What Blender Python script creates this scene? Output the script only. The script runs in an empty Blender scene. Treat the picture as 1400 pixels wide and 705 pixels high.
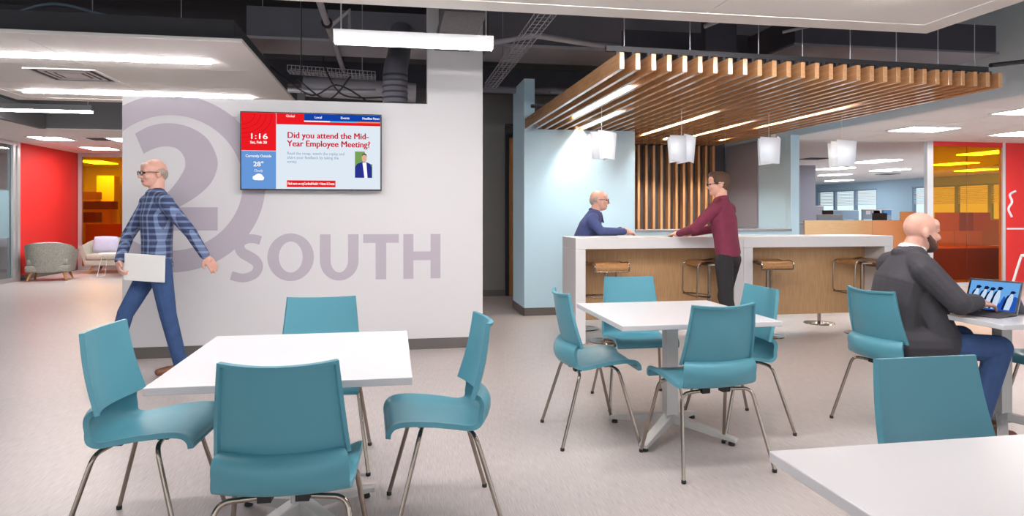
import bpy, bmesh, math, random
import numpy as np
from mathutils import Vector, Matrix
random.seed(4)
S = bpy.context.scene
COL = S.collection
PI = math.pi

# ------------------------------------------------------------------ camera
F_PX, CX, YH, CAM_H = 927.0, 700.0, 290.0, 1.335
YAW = math.atan((700 - 537.5) / F_PX)
SY, CY = math.sin(YAW), math.cos(YAW)
cam_d = bpy.data.cameras.new('camera'); cam = bpy.data.objects.new('camera', cam_d); COL.objects.link(cam)
cam_d.sensor_width = 36; cam_d.lens = 36 * F_PX / 1400
cam_d.shift_y = (YH - 352.5) / 1400
cam_d.clip_start = 0.05; cam_d.clip_end = 200
cam.location = (0, 0, CAM_H); cam.rotation_euler = (PI / 2, 0, -YAW)
S.camera = cam

# ------------------------------------------------------------------ world, exposure
w = bpy.data.worlds.new('world'); S.world = w; w.use_nodes = True
bg = w.node_tree.nodes['Background']; bg.inputs[0].default_value = (0.93, 0.97, 1.0, 1); bg.inputs[1].default_value = 1.6
S.view_settings.view_transform = 'Standard'; S.view_settings.look = 'None'
S.view_settings.gamma = 1; S.view_settings.use_curve_mapping = False
S.view_settings.exposure = 0.0
LAMP = 112.0     # emission of the linear ceiling lamps

def Zp(x, y, z):      # pixel -> point at height z
    d = F_PX * (CAM_H - z) / (y - YH); xl = (x - CX) / F_PX * d
    return Vector((xl * CY + d * SY, -xl * SY + d * CY, z))
def PYp(x, y, Y):     # pixel -> point on plane Y = const
    d = Y / (CY - (x - CX) / F_PX * SY); xl = (x - CX) / F_PX * d
    return Vector((xl * CY + d * SY, Y, CAM_H - (y - YH) * d / F_PX))
def PXp(x, y, X):
    k = (x - CX) / F_PX; d = X / (k * CY + SY)
    return Vector((X, -k * d * SY + d * CY, CAM_H - (y - YH) * d / F_PX))

# ------------------------------------------------------------------ materials
def lin(c):
    return tuple(((v / 255) / 12.92 if v / 255 <= 0.04045 else ((v / 255 + 0.055) / 1.055) ** 2.4) for v in c[:3]) + (1.0,)
MATS = {}
def nodes_of(m): return m.node_tree.nodes, m.node_tree.links
def mat(name, col, rough=0.5, metal=0.0, var=0.06, vscale=8.0, bump=0.0, bscale=60.0, spec=0.5, coat=0.0, stretch=None, emit=None, estr=0.0):
    if name in MATS: return MATS[name]
    m = bpy.data.materials.new(name); m.use_nodes = True; N, L = nodes_of(m)
    b = N['Principled BSDF']; b.inputs['Roughness'].default_value = rough; b.inputs['Metallic'].default_value = metal
    b.inputs['Specular IOR Level'].default_value = spec; b.inputs['Coat Weight'].default_value = coat
    tc = N.new('ShaderNodeTexCoord'); src = tc.outputs['Object']
    if stretch:
        mp = N.new('ShaderNodeMapping'); mp.inputs['Scale'].default_value = stretch; L.new(src, mp.inputs['Vector']); src = mp.outputs['Vector']
    nz = N.new('ShaderNodeTexNoise'); nz.inputs['Scale'].default_value = vscale; nz.inputs['Detail'].default_value = 5; L.new(src, nz.inputs['Vector'])
    mx = N.new('ShaderNodeMix'); mx.data_type = 'RGBA'; c = lin(col)
    mx.inputs['A'].default_value = tuple(max(0, v * (1 - var)) for v in c[:3]) + (1,)
    mx.inputs['B'].default_value = tuple(min(1, v * (1 + var)) for v in c[:3]) + (1,)
    L.new(nz.outputs['Fac'], mx.inputs['Factor']); L.new(mx.outputs['Result'], b.inputs['Base Color'])
    if bump > 0:
        n2 = N.new('ShaderNodeTexNoise'); n2.inputs['Scale'].default_value = bscale; n2.inputs['Detail'].default_value = 3; L.new(src, n2.inputs['Vector'])
        bp = N.new('ShaderNodeBump'); bp.inputs['Strength'].default_value = bump; bp.inputs['Distance'].default_value = 0.01
        L.new(n2.outputs['Fac'], bp.inputs['Height']); L.new(bp.outputs['Normal'], b.inputs['Normal'])
    if emit is not None:
        b.inputs['Emission Color'].default_value = lin(emit); b.inputs['Emission Strength'].default_value = estr
    MATS[name] = m; return m
def wood(name, c1, c2, stretch, rough=0.4, scale=6.0, coat=0.0, spec=0.5):
    m = bpy.data.materials.new(name); m.use_nodes = True; N, L = nodes_of(m); b = N['Principled BSDF']
    b.inputs['Roughness'].default_value = rough; b.inputs['Coat Weight'].default_value = coat; b.inputs['Coat Roughness'].default_value = 0.12
    b.inputs['Specular IOR Level'].default_value = spec
    tc = N.new('ShaderNodeTexCoord'); mp = N.new('ShaderNodeMapping'); mp.inputs['Scale'].default_value = stretch
    L.new(tc.outputs['Object'], mp.inputs['Vector'])
    nz = N.new('ShaderNodeTexNoise'); nz.inputs['Scale'].default_value = scale; nz.inputs['Detail'].default_value = 8; nz.inputs['Roughness'].default_value = 0.65
    L.new(mp.outputs['Vector'], nz.inputs['Vector'])
    cr = N.new('ShaderNodeValToRGB'); cr.color_ramp.elements[0].position = 0.3; cr.color_ramp.elements[1].position = 0.7
    cr.color_ramp.elements[0].color = lin(c1); cr.color_ramp.elements[1].color = lin(c2)
    L.new(nz.outputs['Fac'], cr.inputs['Fac']); L.new(cr.outputs['Color'], b.inputs['Base Color'])
    bp = N.new('ShaderNodeBump'); bp.inputs['Strength'].default_value = 0.08; bp.inputs['Distance'].default_value = 0.003
    L.new(nz.outputs['Fac'], bp.inputs['Height']); L.new(bp.outputs['Normal'], b.inputs['Normal'])
    MATS[name] = m; return m
def emis(name, col, strength):
    if name in MATS: return MATS[name]
    m = bpy.data.materials.new(name); m.use_nodes = True; N, L = nodes_of(m)
    for n in list(N):
        if n.type == 'BSDF_PRINCIPLED': N.remove(n)
    e = N.new('ShaderNodeEmission'); e.inputs[0].default_value = lin(col); e.inputs[1].default_value = strength
    L.new(e.outputs[0], N['Material Output'].inputs[0]); MATS[name] = m; return m
def tinted_glass(name, col, gloss=0.06):
    m = bpy.data.materials.new(name); m.use_nodes = True; N, L = nodes_of(m)
    for n in list(N):
        if n.type == 'BSDF_PRINCIPLED': N.remove(n)
    t = N.new('ShaderNodeBsdfTransparent'); t.inputs[0].default_value = lin(col)
    g = N.new('ShaderNodeBsdfGlossy'); g.inputs['Roughness'].default_value = 0.03
    mx = N.new('ShaderNodeMixShader'); mx.inputs[0].default_value = gloss
    L.new(t.outputs[0], mx.inputs[1]); L.new(g.outputs[0], mx.inputs[2]); L.new(mx.outputs[0], N['Material Output'].inputs[0])
    MATS[name] = m; return m
def floor_mat():
    m = bpy.data.materials.new('floor_tile'); m.use_nodes = True; N, L = nodes_of(m); b = N['Principled BSDF']
    tc = N.new('ShaderNodeTexCoord')
    mp = N.new('ShaderNodeMapping'); mp.inputs['Scale'].default_value = (120, 3.5, 1); L.new(tc.outputs['Object'], mp.inputs['Vector'])
    nz = N.new('ShaderNodeTexNoise'); nz.inputs['Scale'].default_value = 3.0; nz.inputs['Detail'].default_value = 4; L.new(mp.outputs['Vector'], nz.inputs['Vector'])
    br = N.new('ShaderNodeTexBrick'); L.new(tc.outputs['Object'], br.inputs['Vector'])
    br.inputs['Scale'].default_value = 1.0; br.inputs['Brick Width'].default_value = 0.92; br.inputs['Row Height'].default_value = 0.46
    br.inputs['Mortar Size'].default_value = 0.0015; br.offset = 0.5
    br.inputs['Color1'].default_value = (0.46, 0.46, 0.46, 1); br.inputs['Color2'].default_value = (0.54, 0.54, 0.54, 1); br.inputs['Mortar'].default_value = (0.42, 0.42, 0.42, 1)
    ad = N.new('ShaderNodeMix'); ad.data_type = 'RGBA'; ad.inputs['Factor'].default_value = 0.22
    L.new(nz.outputs['Fac'], ad.inputs['A']); L.new(br.outputs['Color'], ad.inputs['B'])
    cr = N.new('ShaderNodeValToRGB'); cr.color_ramp.elements[0].position = 0.3; cr.color_ramp.elements[1].position = 0.7
    cr.color_ramp.elements[0].color = lin((158, 149, 147)); cr.color_ramp.elements[1].color = lin((202, 192, 189))
    L.new(ad.outputs['Result'], cr.inputs['Fac']); L.new(cr.outputs['Color'], b.inputs['Base Color'])
    b.inputs['Roughness'].default_value = 0.36
    bp = N.new('ShaderNodeBump'); bp.inputs['Strength'].default_value = 0.10; bp.inputs['Distance'].default_value = 0.002
    L.new(nz.outputs['Fac'], bp.inputs['Height']); L.new(bp.outputs['Normal'], b.inputs['Normal'])
    MATS['floor'] = m
def plaid_mat():
    m = bpy.data.materials.new('plaid_shirt'); m.use_nodes = True; N, L = nodes_of(m); b = N['Principled BSDF']; b.inputs['Roughness'].default_value = 0.85
    tc = N.new('ShaderNodeTexCoord'); sp = N.new('ShaderNodeSeparateXYZ'); L.new(tc.outputs['Object'], sp.inputs[0])
    def stripes(sock, period, thr):
        a = N.new('ShaderNodeMath'); a.operation = 'MULTIPLY'; a.inputs[1].default_value = 1 / period; L.new(sock, a.inputs[0])
        f = N.new('ShaderNodeMath'); f.operation = 'FRACT'; L.new(a.outputs[0], f.inputs[0])
        g = N.new('ShaderNodeMath'); g.operation = 'LESS_THAN'; g.inputs[1].default_value = thr; L.new(f.outputs[0], g.inputs[0]); return g.outputs[0]
    s1 = stripes(sp.outputs['Z'], 0.05, 0.36); s2 = stripes(sp.outputs['X'], 0.055, 0.3)
    ad = N.new('ShaderNodeMath'); ad.operation = 'ADD'; L.new(s1, ad.inputs[0]); L.new(s2, ad.inputs[1])
    cr = N.new('ShaderNodeValToRGB'); e = cr.color_ramp.elements; e[0].position = 0; e[0].color = lin((48, 58, 92)); e[1].position = 1; e[1].color = lin((128, 146, 182))
    k = N.new('ShaderNodeMath'); k.operation = 'MULTIPLY'; k.inputs[1].default_value = 0.5; L.new(ad.outputs[0], k.inputs[0])
    L.new(k.outputs[0], cr.inputs['Fac']); L.new(cr.outputs['Color'], b.inputs['Base Color']); MATS['plaid'] = m
floor_mat(); plaid_mat()
mat('white_wall', (214, 211, 213), 0.7, var=0.015, vscale=1.5, bump=0.02, bscale=150)
mat('graphic', (180, 171, 182), 0.65, var=0.02, vscale=2)
mat('baseboard', (98, 92, 90), 0.5, var=0.05)
mat('blue_wall', (192, 226, 244), 0.65, var=0.015, vscale=2, bump=0.02, bscale=150)
mat('grey_wall', (124, 122, 120), 0.75, var=0.03, vscale=2)
mat('dark_wall', (74, 72, 78), 0.8, var=0.05, vscale=3)
mat('red_wall', (226, 44, 42), 0.6, var=0.02, vscale=2)
mat('grey_fabric', (140, 138, 148), 0.95, var=0.06, vscale=90, bump=0.1, bscale=200)
mat('ceiling_panel', (244, 239, 234), 0.6, var=0.01, vscale=2)
mat('tile', (238, 232, 229), 0.8, var=0.02, vscale=30, bump=0.03, bscale=120)
mat('soffit', (222, 228, 232), 0.7, var=0.02)
mat('bulkhead', (120, 118, 120), 0.75, var=0.03)
mat('deck', (46, 44, 54), 0.9, var=0.35, vscale=4, bump=0.35, bscale=18)
mat('duct', (124, 122, 132), 0.6, 0.1, var=0.12, vscale=3)
mat('duct_light', (190, 188, 196), 0.5, 0.2, var=0.1, vscale=3)
mat('duct_dark', (78, 76, 86), 0.7, 0.1, var=0.2, vscale=5)
mat('fireproof', (110, 107, 110), 0.95, var=0.35, vscale=40, bump=1.0, bscale=50)
mat('conduit', (186, 184, 192), 0.4, 0.3, var=0.08)
mat('black_metal', (44, 43, 48), 0.5, 0.3, var=0.1)
mat('dark_side', (66, 64, 70), 0.7, var=0.06)
mat('cable_grey', (110, 122, 140), 0.6)
mat('white_metal', (228, 226, 224), 0.4, var=0.01)
mat('silver', (205, 204, 206), 0.32, 0.5, var=0.03)
mat('solid_white', (222, 219, 220), 0.28, var=0.01, vscale=3)
mat('table_white', (206, 204, 207), 0.3, var=0.008, vscale=3)
mat('table_edge', (206, 222, 224), 0.4, var=0.01)
mat('table_metal', (190, 188, 186), 0.38, 0.3, var=0.04)
mat('teal', (82, 144, 160), 0.38, var=0.03, vscale=3, bump=0.02, bscale=400, spec=0.45)
mat('chrome', (158, 146, 136), 0.18, 1.0, var=0.03)
mat('rubber', (30, 30, 30), 0.7)
def shade_mat():
    m = bpy.data.materials.new('glass_shade'); m.use_nodes = True; N, L = nodes_of(m); b = N['Principled BSDF']
    b.inputs['Base Color'].default_value = (0.88, 0.91, 0.95, 1); b.inputs['Roughness'].default_value = 0.25
    t = N.new('ShaderNodeBsdfTranslucent'); t.inputs[0].default_value = (0.92, 0.95, 1.0, 1); mx = N.new('ShaderNodeMixShader')
    nz = N.new('ShaderNodeTexNoise'); nz.inputs['Scale'].default_value = 9; mr = N.new('ShaderNodeMapRange'); mr.inputs['To Min'].default_value = 0.45; mr.inputs['To Max'].default_value = 0.6
    L.new(nz.outputs['Fac'], mr.inputs['Value']); L.new(mr.outputs['Result'], mx.inputs[0])
    L.new(b.outputs[0], mx.inputs[1]); L.new(t.outputs[0], mx.inputs[2]); L.new(mx.outputs[0], N['Material Output'].inputs[0]); MATS['glass_shade'] = m
shade_mat()
mat('tweed', (160, 157, 148), 0.95, var=0.6, vscale=55, bump=0.3, bscale=90)
mat('light_tweed', (190, 186, 172), 0.95, var=0.2, vscale=70, bump=0.3, bscale=90)
mat('lilac', (186, 188, 212), 0.9, var=0.08, vscale=20)
mat('tan_panel', (212, 172, 136), 0.6, var=0.04)
mat('beige_panel', (224, 206, 164), 0.7, var=0.05)
mat('brown_panel', (156, 100, 66), 0.65, var=0.05)
mat('dark_brown', (112, 68, 52), 0.7, var=0.05)
mat('blue_panel', (150, 176, 200), 0.8, var=0.05)
mat('office_blue', (176, 204, 222), 0.7, var=0.03)
mat('skin', (226, 172, 150), 0.5, var=0.07, vscale=25, bump=0.03, bscale=120)
mat('skin_pale', (216, 164, 146), 0.45, var=0.08, vscale=25, bump=0.03, bscale=120)
mat('lips', (190, 112, 104), 0.5)
mat('eye', (40, 34, 32), 0.25)
mat('hair_brown', (84, 60, 46), 0.75, var=0.3, vscale=120, bump=0.4, bscale=160)
mat('hair_grey', (168, 152, 140), 0.8, var=0.25, vscale=120, bump=0.3, bscale=160)
mat('beard', (92, 64, 54), 0.85, var=0.35, vscale=140, bump=0.4, bscale=160)
mat('navy_knit', (66, 78, 126), 0.92, var=0.15, vscale=40, bump=0.25, bscale=60)
mat('navy_dark', (38, 44, 84), 0.9, var=0.1)
mat('maroon', (122, 44, 70), 0.85, var=0.2, vscale=12, bump=0.3, bscale=22)
mat('black_jean', (40, 38, 42), 0.9, var=0.2, vscale=25, bump=0.3, bscale=30)
mat('jean', (50, 76, 120), 0.9, var=0.3, vscale=14, bump=0.3, bscale=35)
mat('suit', (58, 56, 62), 0.85, var=0.15, vscale=60, bump=0.25, bscale=22)
mat('shirt_white', (232, 232, 238), 0.8)
mat('shoe_brown', (112, 66, 44), 0.5)
mat('shoe_black', (32, 30, 32), 0.45)
mat('black_plastic', (24, 24, 28), 0.4, var=0.1)
mat('grey_plastic', (150, 150, 156), 0.45)
mat('paper', (226, 224, 222), 0.6, var=0.03)
wood('slat_wood', (190, 136, 90), (222, 172, 124), (10, 0.7, 10), 0.22, 6, coat=1.0)
wood('slat_wood_v', (182, 128, 82), (214, 162, 112), (10, 10, 0.7), 0.4, 6)
wood('bar_wood', (176, 134, 90), (200, 160, 116), (14, 14, 0.9), 0.45, 6)
wood('desk_wood', (206, 170, 124), (222, 190, 146), (1.0, 14, 14), 0.5, 6)
wood('stool_wood', (150, 104, 62), (186, 138, 90), (12, 2, 12), 0.35, 6)
wood('leg_wood', (176, 124, 70), (200, 150, 94), (12, 12, 2), 0.5, 6)
wood('door_wood', (186, 126, 72), (206, 148, 92), (12, 12, 1), 0.5, 5)
tinted_glass('orange_glass', (255, 204, 56), 0.03); tinted_glass('clear_glass', (232, 240, 242), 0.08)
emis('lamp', (255, 252, 251), LAMP); emis('troffer', (255, 253, 251), 44.0); emis('office_lamp', (240, 248, 255), 34.0)
emis('lamp_pendant', (255, 255, 252), 14.0); emis('canopy_led', (255, 246, 236), 115.0); emis('lamp_spot', (255, 244, 228), 12.0); emis('bulb', (255, 250, 240), 14.0)

# ------------------------------------------------------------------ mesh builder
class MB:
    def __init__(s): s.v = []; s.f = []; s.m = []
    def add(s, vs, fs, mi=0):
        o = len(s.v); s.v += [tuple(v) for v in vs]; s.f += [tuple(i + o for i in f) for f in fs]; s.m += [mi] * len(fs); return s
    def box(s, x0, x1, y0, y1, z0, z1, mi=0):
        return s.add([(x0, y0, z0), (x1, y0, z0), (x1, y1, z0), (x0, y1, z0), (x0, y0, z1), (x1, y0, z1), (x1, y1, z1), (x0, y1, z1)],
                     [(0, 3, 2, 1), (4, 5, 6, 7), (0, 1, 5, 4), (1, 2, 6, 5), (2, 3, 7, 6), (3, 0, 4, 7)], mi)
    def prism(s, poly, axis, a, b, mi=0):   # poly: 2d points ccw; axis 'y' -> poly in XZ, 'x' -> YZ, 'z' -> XY
        n = len(poly)
        def P(p, t): return {'y': (p[0], t, p[1]), 'x': (t, p[0], p[1]), 'z': (p[0], p[1], t)}[axis]
        vs = [P(p, a) for p in poly] + [P(p, b) for p in poly]
        fs = [tuple(range(n)), tuple(range(2 * n - 1, n - 1, -1))] + [(i, i + n, (i + 1) % n + n, (i + 1) % n) for i in range(n)]
        return s.add(vs, fs, mi)
    def tube(s, pts, r, n=10, closed=False, mi=0):
        pts = [Vector(p) for p in pts]; m = len(pts); rings = []
        rr = r if isinstance(r, (list, tuple)) else [r] * m
        up = None
        for i in range(m):
            if closed: t = pts[(i + 1) % m] - pts[i - 1]
            else: t = pts[min(i + 1, m - 1)] - pts[max(i - 1, 0)]
            t.normalize()
            if up is None:
                up = Vector((0, 0, 1)) if abs(t.z) < 0.9 else Vector((1, 0, 0))
            a = t.cross(up)
            if a.length < 1e-5: a = t.cross(Vector((0, 1, 0.3)))
            a.normalize(); b = a.cross(t).normalized(); up = b
            rings.append([pts[i] + (a * math.cos(2 * PI * k / n) + b * math.sin(2 * PI * k / n)) * rr[i] for k in range(n)])
        vs = [p for rg in rings for p in rg]; fs = []
        for i in range(m if closed else m - 1):
            for k in range(n):
                fs.append((i * n + k, i * n + (k + 1) % n, ((i + 1) % m) * n + (k + 1) % n, ((i + 1) % m) * n + k))
        if not closed: fs += [tuple(range(n - 1, -1, -1)), tuple((m - 1) * n + k for k in range(n))]
        return s.add(vs, fs, mi)
    def lathe(s, prof, n=24, c=(0, 0, 0), mi=0):
        vs = []; m = len(prof)
        for r, z in prof:
            for k in range(n): vs.append((c[0] + r * math.cos(2 * PI * k / n), c[1] + r * math.sin(2 * PI * k / n), c[2] + z))
        fs = [(i * n + k, i * n + (k + 1) % n, (i + 1) * n + (k + 1) % n, (i + 1) * n + k) for i in range(m - 1) for k in range(n)]
        fs += [tuple(range(n - 1, -1, -1)), tuple((m - 1) * n + k for k in range(n))]
        return s.add(vs, fs, mi)
    def build(s, name, mats, parent=None, smooth=False, bevel=0.0, loc=None, rz=0.0, bseg=2):
        me = bpy.data.meshes.new(name); me.from_pydata(s.v, [], s.f)
        if not isinstance(mats, (list, tuple)): mats = [mats]
        for m in mats: me.materials.append(MATS[m] if isinstance(m, str) else m)
        if len(mats) > 1: me.polygons.foreach_set('material_index', s.m)
        bm = bmesh.new(); bm.from_mesh(me); bmesh.ops.recalc_face_normals(bm, faces=bm.faces)
        if bevel > 0:
            es = [e for e in bm.edges if len(e.link_faces) == 2 and e.calc_face_angle(0) > 0.6]
            bmesh.ops.bevel(bm, geom=es, offset=bevel, segments=bseg, affect='EDGES', profile=0.5)
        bm.to_mesh(me); bm.free()
        if smooth:
            me.polygons.foreach_set('use_smooth', [True] * len(me.polygons))
            me.set_sharp_from_angle(angle=0.7)
        me.update()
        o = bpy.data.objects.new(name, me); COL.objects.link(o)
        if loc is not None: o.location = loc
        o.rotation_euler.z = rz
        if parent is not None: o.parent = parent
        return o
def tag(o, label, cat, group=None):
    o['label'] = label; o['category'] = cat
    if group: o['group'] = group
    return o
def struct(o, label=None):
    o['kind'] = 'structure'
    if label: o['label'] = label
    return o
def empty(name, loc, rz=0.0, label=None, cat=None, group=None):
    o = bpy.data.objects.new(name, None); COL.objects.link(o); o.location = loc; o.rotation_euler.z = rz; o.empty_display_size = 0.1
    if label: tag(o, label, cat, group)
    return o
def copy_tree(o, parent=None):
    c = o.copy(); COL.objects.link(c); c.parent = parent
    for ch in [x for x in CH.get(o.name, [])]: copy_tree(ch, c)
    return c
CH = {}
def register(root):
    CH[root.name] = list(root.children)
    for c in root.children: register(c)
def place(root, loc, rz, label, first, group=None):
    o = root if first else copy_tree(root)
    o.location = loc; o.rotation_euler.z = rz; o['label'] = label
    if group: o['group'] = group
    return o
def fillet(pts, r, n=5):       # round the corners of a polyline
    pts = [Vector(p) for p in pts]; out = [pts[0]]
    for i in range(1, len(pts) - 1):
        a, b, c = pts[i - 1], pts[i], pts[i + 1]
        u = (a - b); v = (c - b); rr = min(r, u.length * 0.49, v.length * 0.49); u.normalize(); v.normalize()
        p0 = b + u * rr; p1 = b + v * rr
        for k in range(n + 1):
            t = k / n; out.append(p0 * (1 - t) ** 2 + b * 2 * t * (1 - t) + p1 * t * t)
    out.append(pts[-1]); return out
def shell(P, us, vs, thick):    # closed solid from a surface P(u,v) with thickness thick(u,v) towards the back of its normal
    nu, nv = len(us), len(vs); top = [[Vector(P(u, v)) for v in vs] for u in us]; bot = []
    e = 1e-3
    for i, u in enumerate(us):
        row = []
        for j, v in enumerate(vs):
            du = Vector(P(u + e, v)) - Vector(P(u - e, v)); dv = Vector(P(u, v + e)) - Vector(P(u, v - e))
            n = dv.cross(du); n.normalize(); row.append(top[i][j] - n * thick(u, v))
        bot.append(row)
    V = [p for r in top for p in r] + [p for r in bot for p in r]; o = nu * nv; f = []
    for i in range(nu - 1):
        for j in range(nv - 1):
            a = i * nv + j; f.append((a, a + 1, a + nv + 1, a + nv)); f.append((o + a, o + a + nv, o + a + nv + 1, o + a + 1))
    for i in range(nu - 1):
        a = i * nv; f.append((a, a + nv, o + a + nv, o + a)); b = i * nv + nv - 1; f.append((b, o + b, o + b + nv, b + nv))
    for j in range(nv - 1):
        f.append((j, o + j, o + j + 1, j + 1)); a = (nu - 1) * nv + j; f.append((a, a + 1, o + a + 1, o + a))
    return MB().add(V, f)
def catmull(pts, t):            # t in [0, n-1]
    n = len(pts); i = max(0, min(int(math.floor(t)), n - 2)); u = t - i
    p0 = Vector(pts[max(i - 1, 0)]); p1 = Vector(pts[i]); p2 = Vector(pts[i + 1]); p3 = Vector(pts[min(i + 2, n - 1)])
    return 0.5 * ((2 * p1) + (p2 - p0) * u + (2 * p0 - 5 * p1 + 4 * p2 - p3) * u * u + (3 * p1 - p0 - 3 * p2 + p3) * u ** 3)
def text_mesh(body, height_or_size, width=None, bold=0.0, align='LEFT'):
    c = bpy.data.curves.new('t', 'FONT'); c.body = body; c.size = height_or_size; c.align_x = align; c.resolution_u = 3
    o = bpy.data.objects.new('t', c); COL.objects.link(o)
    bpy.context.view_layer.update()
    me = bpy.data.meshes.new_from_object(o.evaluated_get(bpy.context.evaluated_depsgraph_get()))
    bpy.data.objects.remove(o); bpy.data.curves.remove(c)
    if width and len(me.vertices):
        xs = [v.co.x for v in me.vertices]; wd = max(xs) - min(xs); k = width / wd
        for v in me.vertices: v.co.x *= k
    if bold > 0:
        bm = bmesh.new()
        for dx, dz, dk in ((0, 0, 0), (-bold, 0, 1), (bold, 0, 2), (0, bold * 0.6, 3)):
            n0 = len(bm.verts); bm.from_mesh(me); bm.verts.ensure_lookup_table()
            for v in bm.verts[n0:]: v.co.x += dx; v.co.y += dz
        bm.to_mesh(me); bm.free()
    return me
def link_mesh(name, me, material, parent=None):
    me.materials.clear(); me.materials.append(MATS[material] if isinstance(material, str) else material)
    o = bpy.data.objects.new(name, me); COL.objects.link(o)
    if parent is not None: o.parent = parent
    return o

# ================================================================== THE SETTING
struct(MB().box(-16, 24, -5, 36, -0.12, 0).build('floor', 'floor'), 'pale grey brown fine-lined floor')
struct(MB().box(-16, 24, -5, 36, 3.95, 4.05).build('ceiling', 'deck'), 'dark exposed ceiling deck')

# feature wall with the 2 SOUTH graphic
YW = 6.678
wall_c = struct(MB().prism([(-2.425, 0), (0.876, 0), (0.876, 3.95), (0.328, 3.95), (0.328, 2.394), (-2.425, 2.394)], 'y', YW, YW + 0.15).build('wall_center', 'white_wall', bevel=0.004), 'white wall with large grey lettering')
struct(MB().box(-2.425, 0.876, YW - 0.012, YW, 0, 0.103).build('baseboard_center', 'baseboard'))
def graphic(name, mb):
    o = mb.build(name, 'graphic', wall_c)
    bm = bmesh.new(); bm.from_mesh(o.data)
    for co, no in (((-2.423, 0, 0), (-1, 0, 0)), ((0, 0, 2.391), (0, 0, 1))):
        bmesh.ops.bisect_plane(bm, geom=bm.verts[:] + bm.edges[:] + bm.faces[:], plane_co=co, plane_no=no, clear_outer=True)
    bm.to_mesh(o.data); bm.free(); return o
def strip(outer, inner, y0=YW - 0.0025, closed=False):    # flat band between two polylines in XZ, with a little thickness
    m = MB(); n = len(outer)
    for i in range(n if closed else n - 1):
        j = (i + 1) % n
        m.add([(outer[i][0], y0, outer[i][1]), (outer[j][0], y0, outer[j][1]), (inner[j][0], y0, inner[j][1]), (inner[i][0], y0, inner[i][1])], [(0, 1, 2, 3)])
    return m
def arc(cx, cz, rx, rz, a0, a1, n): return [(cx + rx * math.cos(math.radians(a0 + (a1 - a0) * i / n)), cz + rz * math.sin(math.radians(a0 + (a1 - a0) * i / n))) for i in range(n + 1)]
graphic('ring_graphic', strip(arc(-2.0, 1.60, 0.818, 0.818, 0, 360, 96), arc(-2.005, 1.605, 0.622, 0.622, 0, 360, 96)))
# numeral 2: outer and inner outline sampled along the stroke
two_o = [catmull([(-2.315, 2.051, 0), (-2.19, 2.122, 0), (-2.028, 2.153, 0), (-1.85, 2.12, 0), (-1.70, 2.02, 0), (-1.617, 1.86, 0), (-1.61, 1.74, 0), (-1.669, 1.60, 0), (-1.79, 1.48, 0), (-1.94, 1.381, 0)], t) for t in np.linspace(0, 9, 46)]
two_i = [catmull([(-2.243, 1.869, 0), (-2.15, 1.918, 0), (-2.051, 1.939, 0), (-1.96, 1.92, 0), (-1.905, 1.86, 0), (-1.888, 1.79, 0), (-1.905, 1.71, 0), (-2.017, 1.54, 0), (-2.16, 1.43, 0), (-2.32, 1.32, 0)], t) for t in np.linspace(0, 9, 46)]
m2 = strip([(p.x, p.y) for p in two_o], [(p.x, p.y) for p in two_i])
m2.add([(-2.32, YW - 0.0025, 1.32), (-1.94, YW - 0.0025, 1.381), (-1.605, YW - 0.0025, 1.381), (-1.605, YW - 0.0025, 1.165), (-2.32, YW - 0.0025, 1.165)], [(0, 1, 2, 3, 4)])
graphic('numeral_two', m2)
def letter(mb):
    mb.v = [(a, b - 0.0015, c) for a, b, c in mb.v]; return graphic('letter', mb)
def rects(rs):
    m = MB()
    for x0, x1, z0, z1 in rs: m.add([(x0, YW - 0.0025, z0), (x1, YW - 0.0025, z0), (x1, YW - 0.0025, z1), (x0, YW - 0.0025, z1)], [(0, 1, 2, 3)])
    return m
# S by sweeping a stroke
Sp = [(-1.225, 1.070), (-1.28, 1.086), (-1.345, 1.084), (-1.398, 1.055), (-1.412, 1.005), (-1.385, 0.955), (-1.318, 0.915), (-1.265, 0.872), (-1.247, 0.822), (-1.270, 0.765), (-1.330, 0.730), (-1.40, 0.722), (-1.487, 0.746)]
so, si = [], []
for t in np.linspace(0, len(Sp) - 1, 60):
    p = catmull([(a, b, 0) for a, b in Sp], t); q = catmull([(a, b, 0) for a, b in Sp], min(t + 0.02, len(Sp) - 1)); q0 = catmull([(a, b, 0) for a, b in Sp], max(t - 0.02, 0))
    d = (q - q0).normalized(); n = Vector((-d.y, d.x, 0)); wd = 0.041 + 0.009 * math.exp(-((t - 6) / 1.8) ** 2)
    so.append((p.x + n.x * wd, p.y + n.y * wd)); si.append((p.x - n.x * wd, p.y - n.y * wd))
letter(strip(so, si))
letter(strip(arc(-0.953, 0.91, 0.211, 0.225, 0, 360, 64), arc(-0.953, 0.912, 0.108, 0.146, 0, 360, 64)))
uo = [(-0.686, 1.124), (-0.686, 0.87)] + arc(-0.507, 0.87, 0.179, 0.188, 180, 360, 24) + [(-0.328, 0.87), (-0.328, 1.124)]
ui = [(-0.588, 1.124), (-0.588, 0.875)] + arc(-0.507, 0.875, 0.081, 0.115, 180, 360, 24) + [(-0.426, 0.875), (-0.426, 1.124)]
letter(strip(uo, ui))
letter(rects([(-0.284, 0.053, 1.04, 1.123), (-0.166, -0.066, 0.687, 1.041)]))
letter(rects([(0.098, 0.194, 0.688, 1.122), (0.361, 0.457, 0.688, 1.122), (0.193, 0.362, 0.868, 0.953)]))

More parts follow.
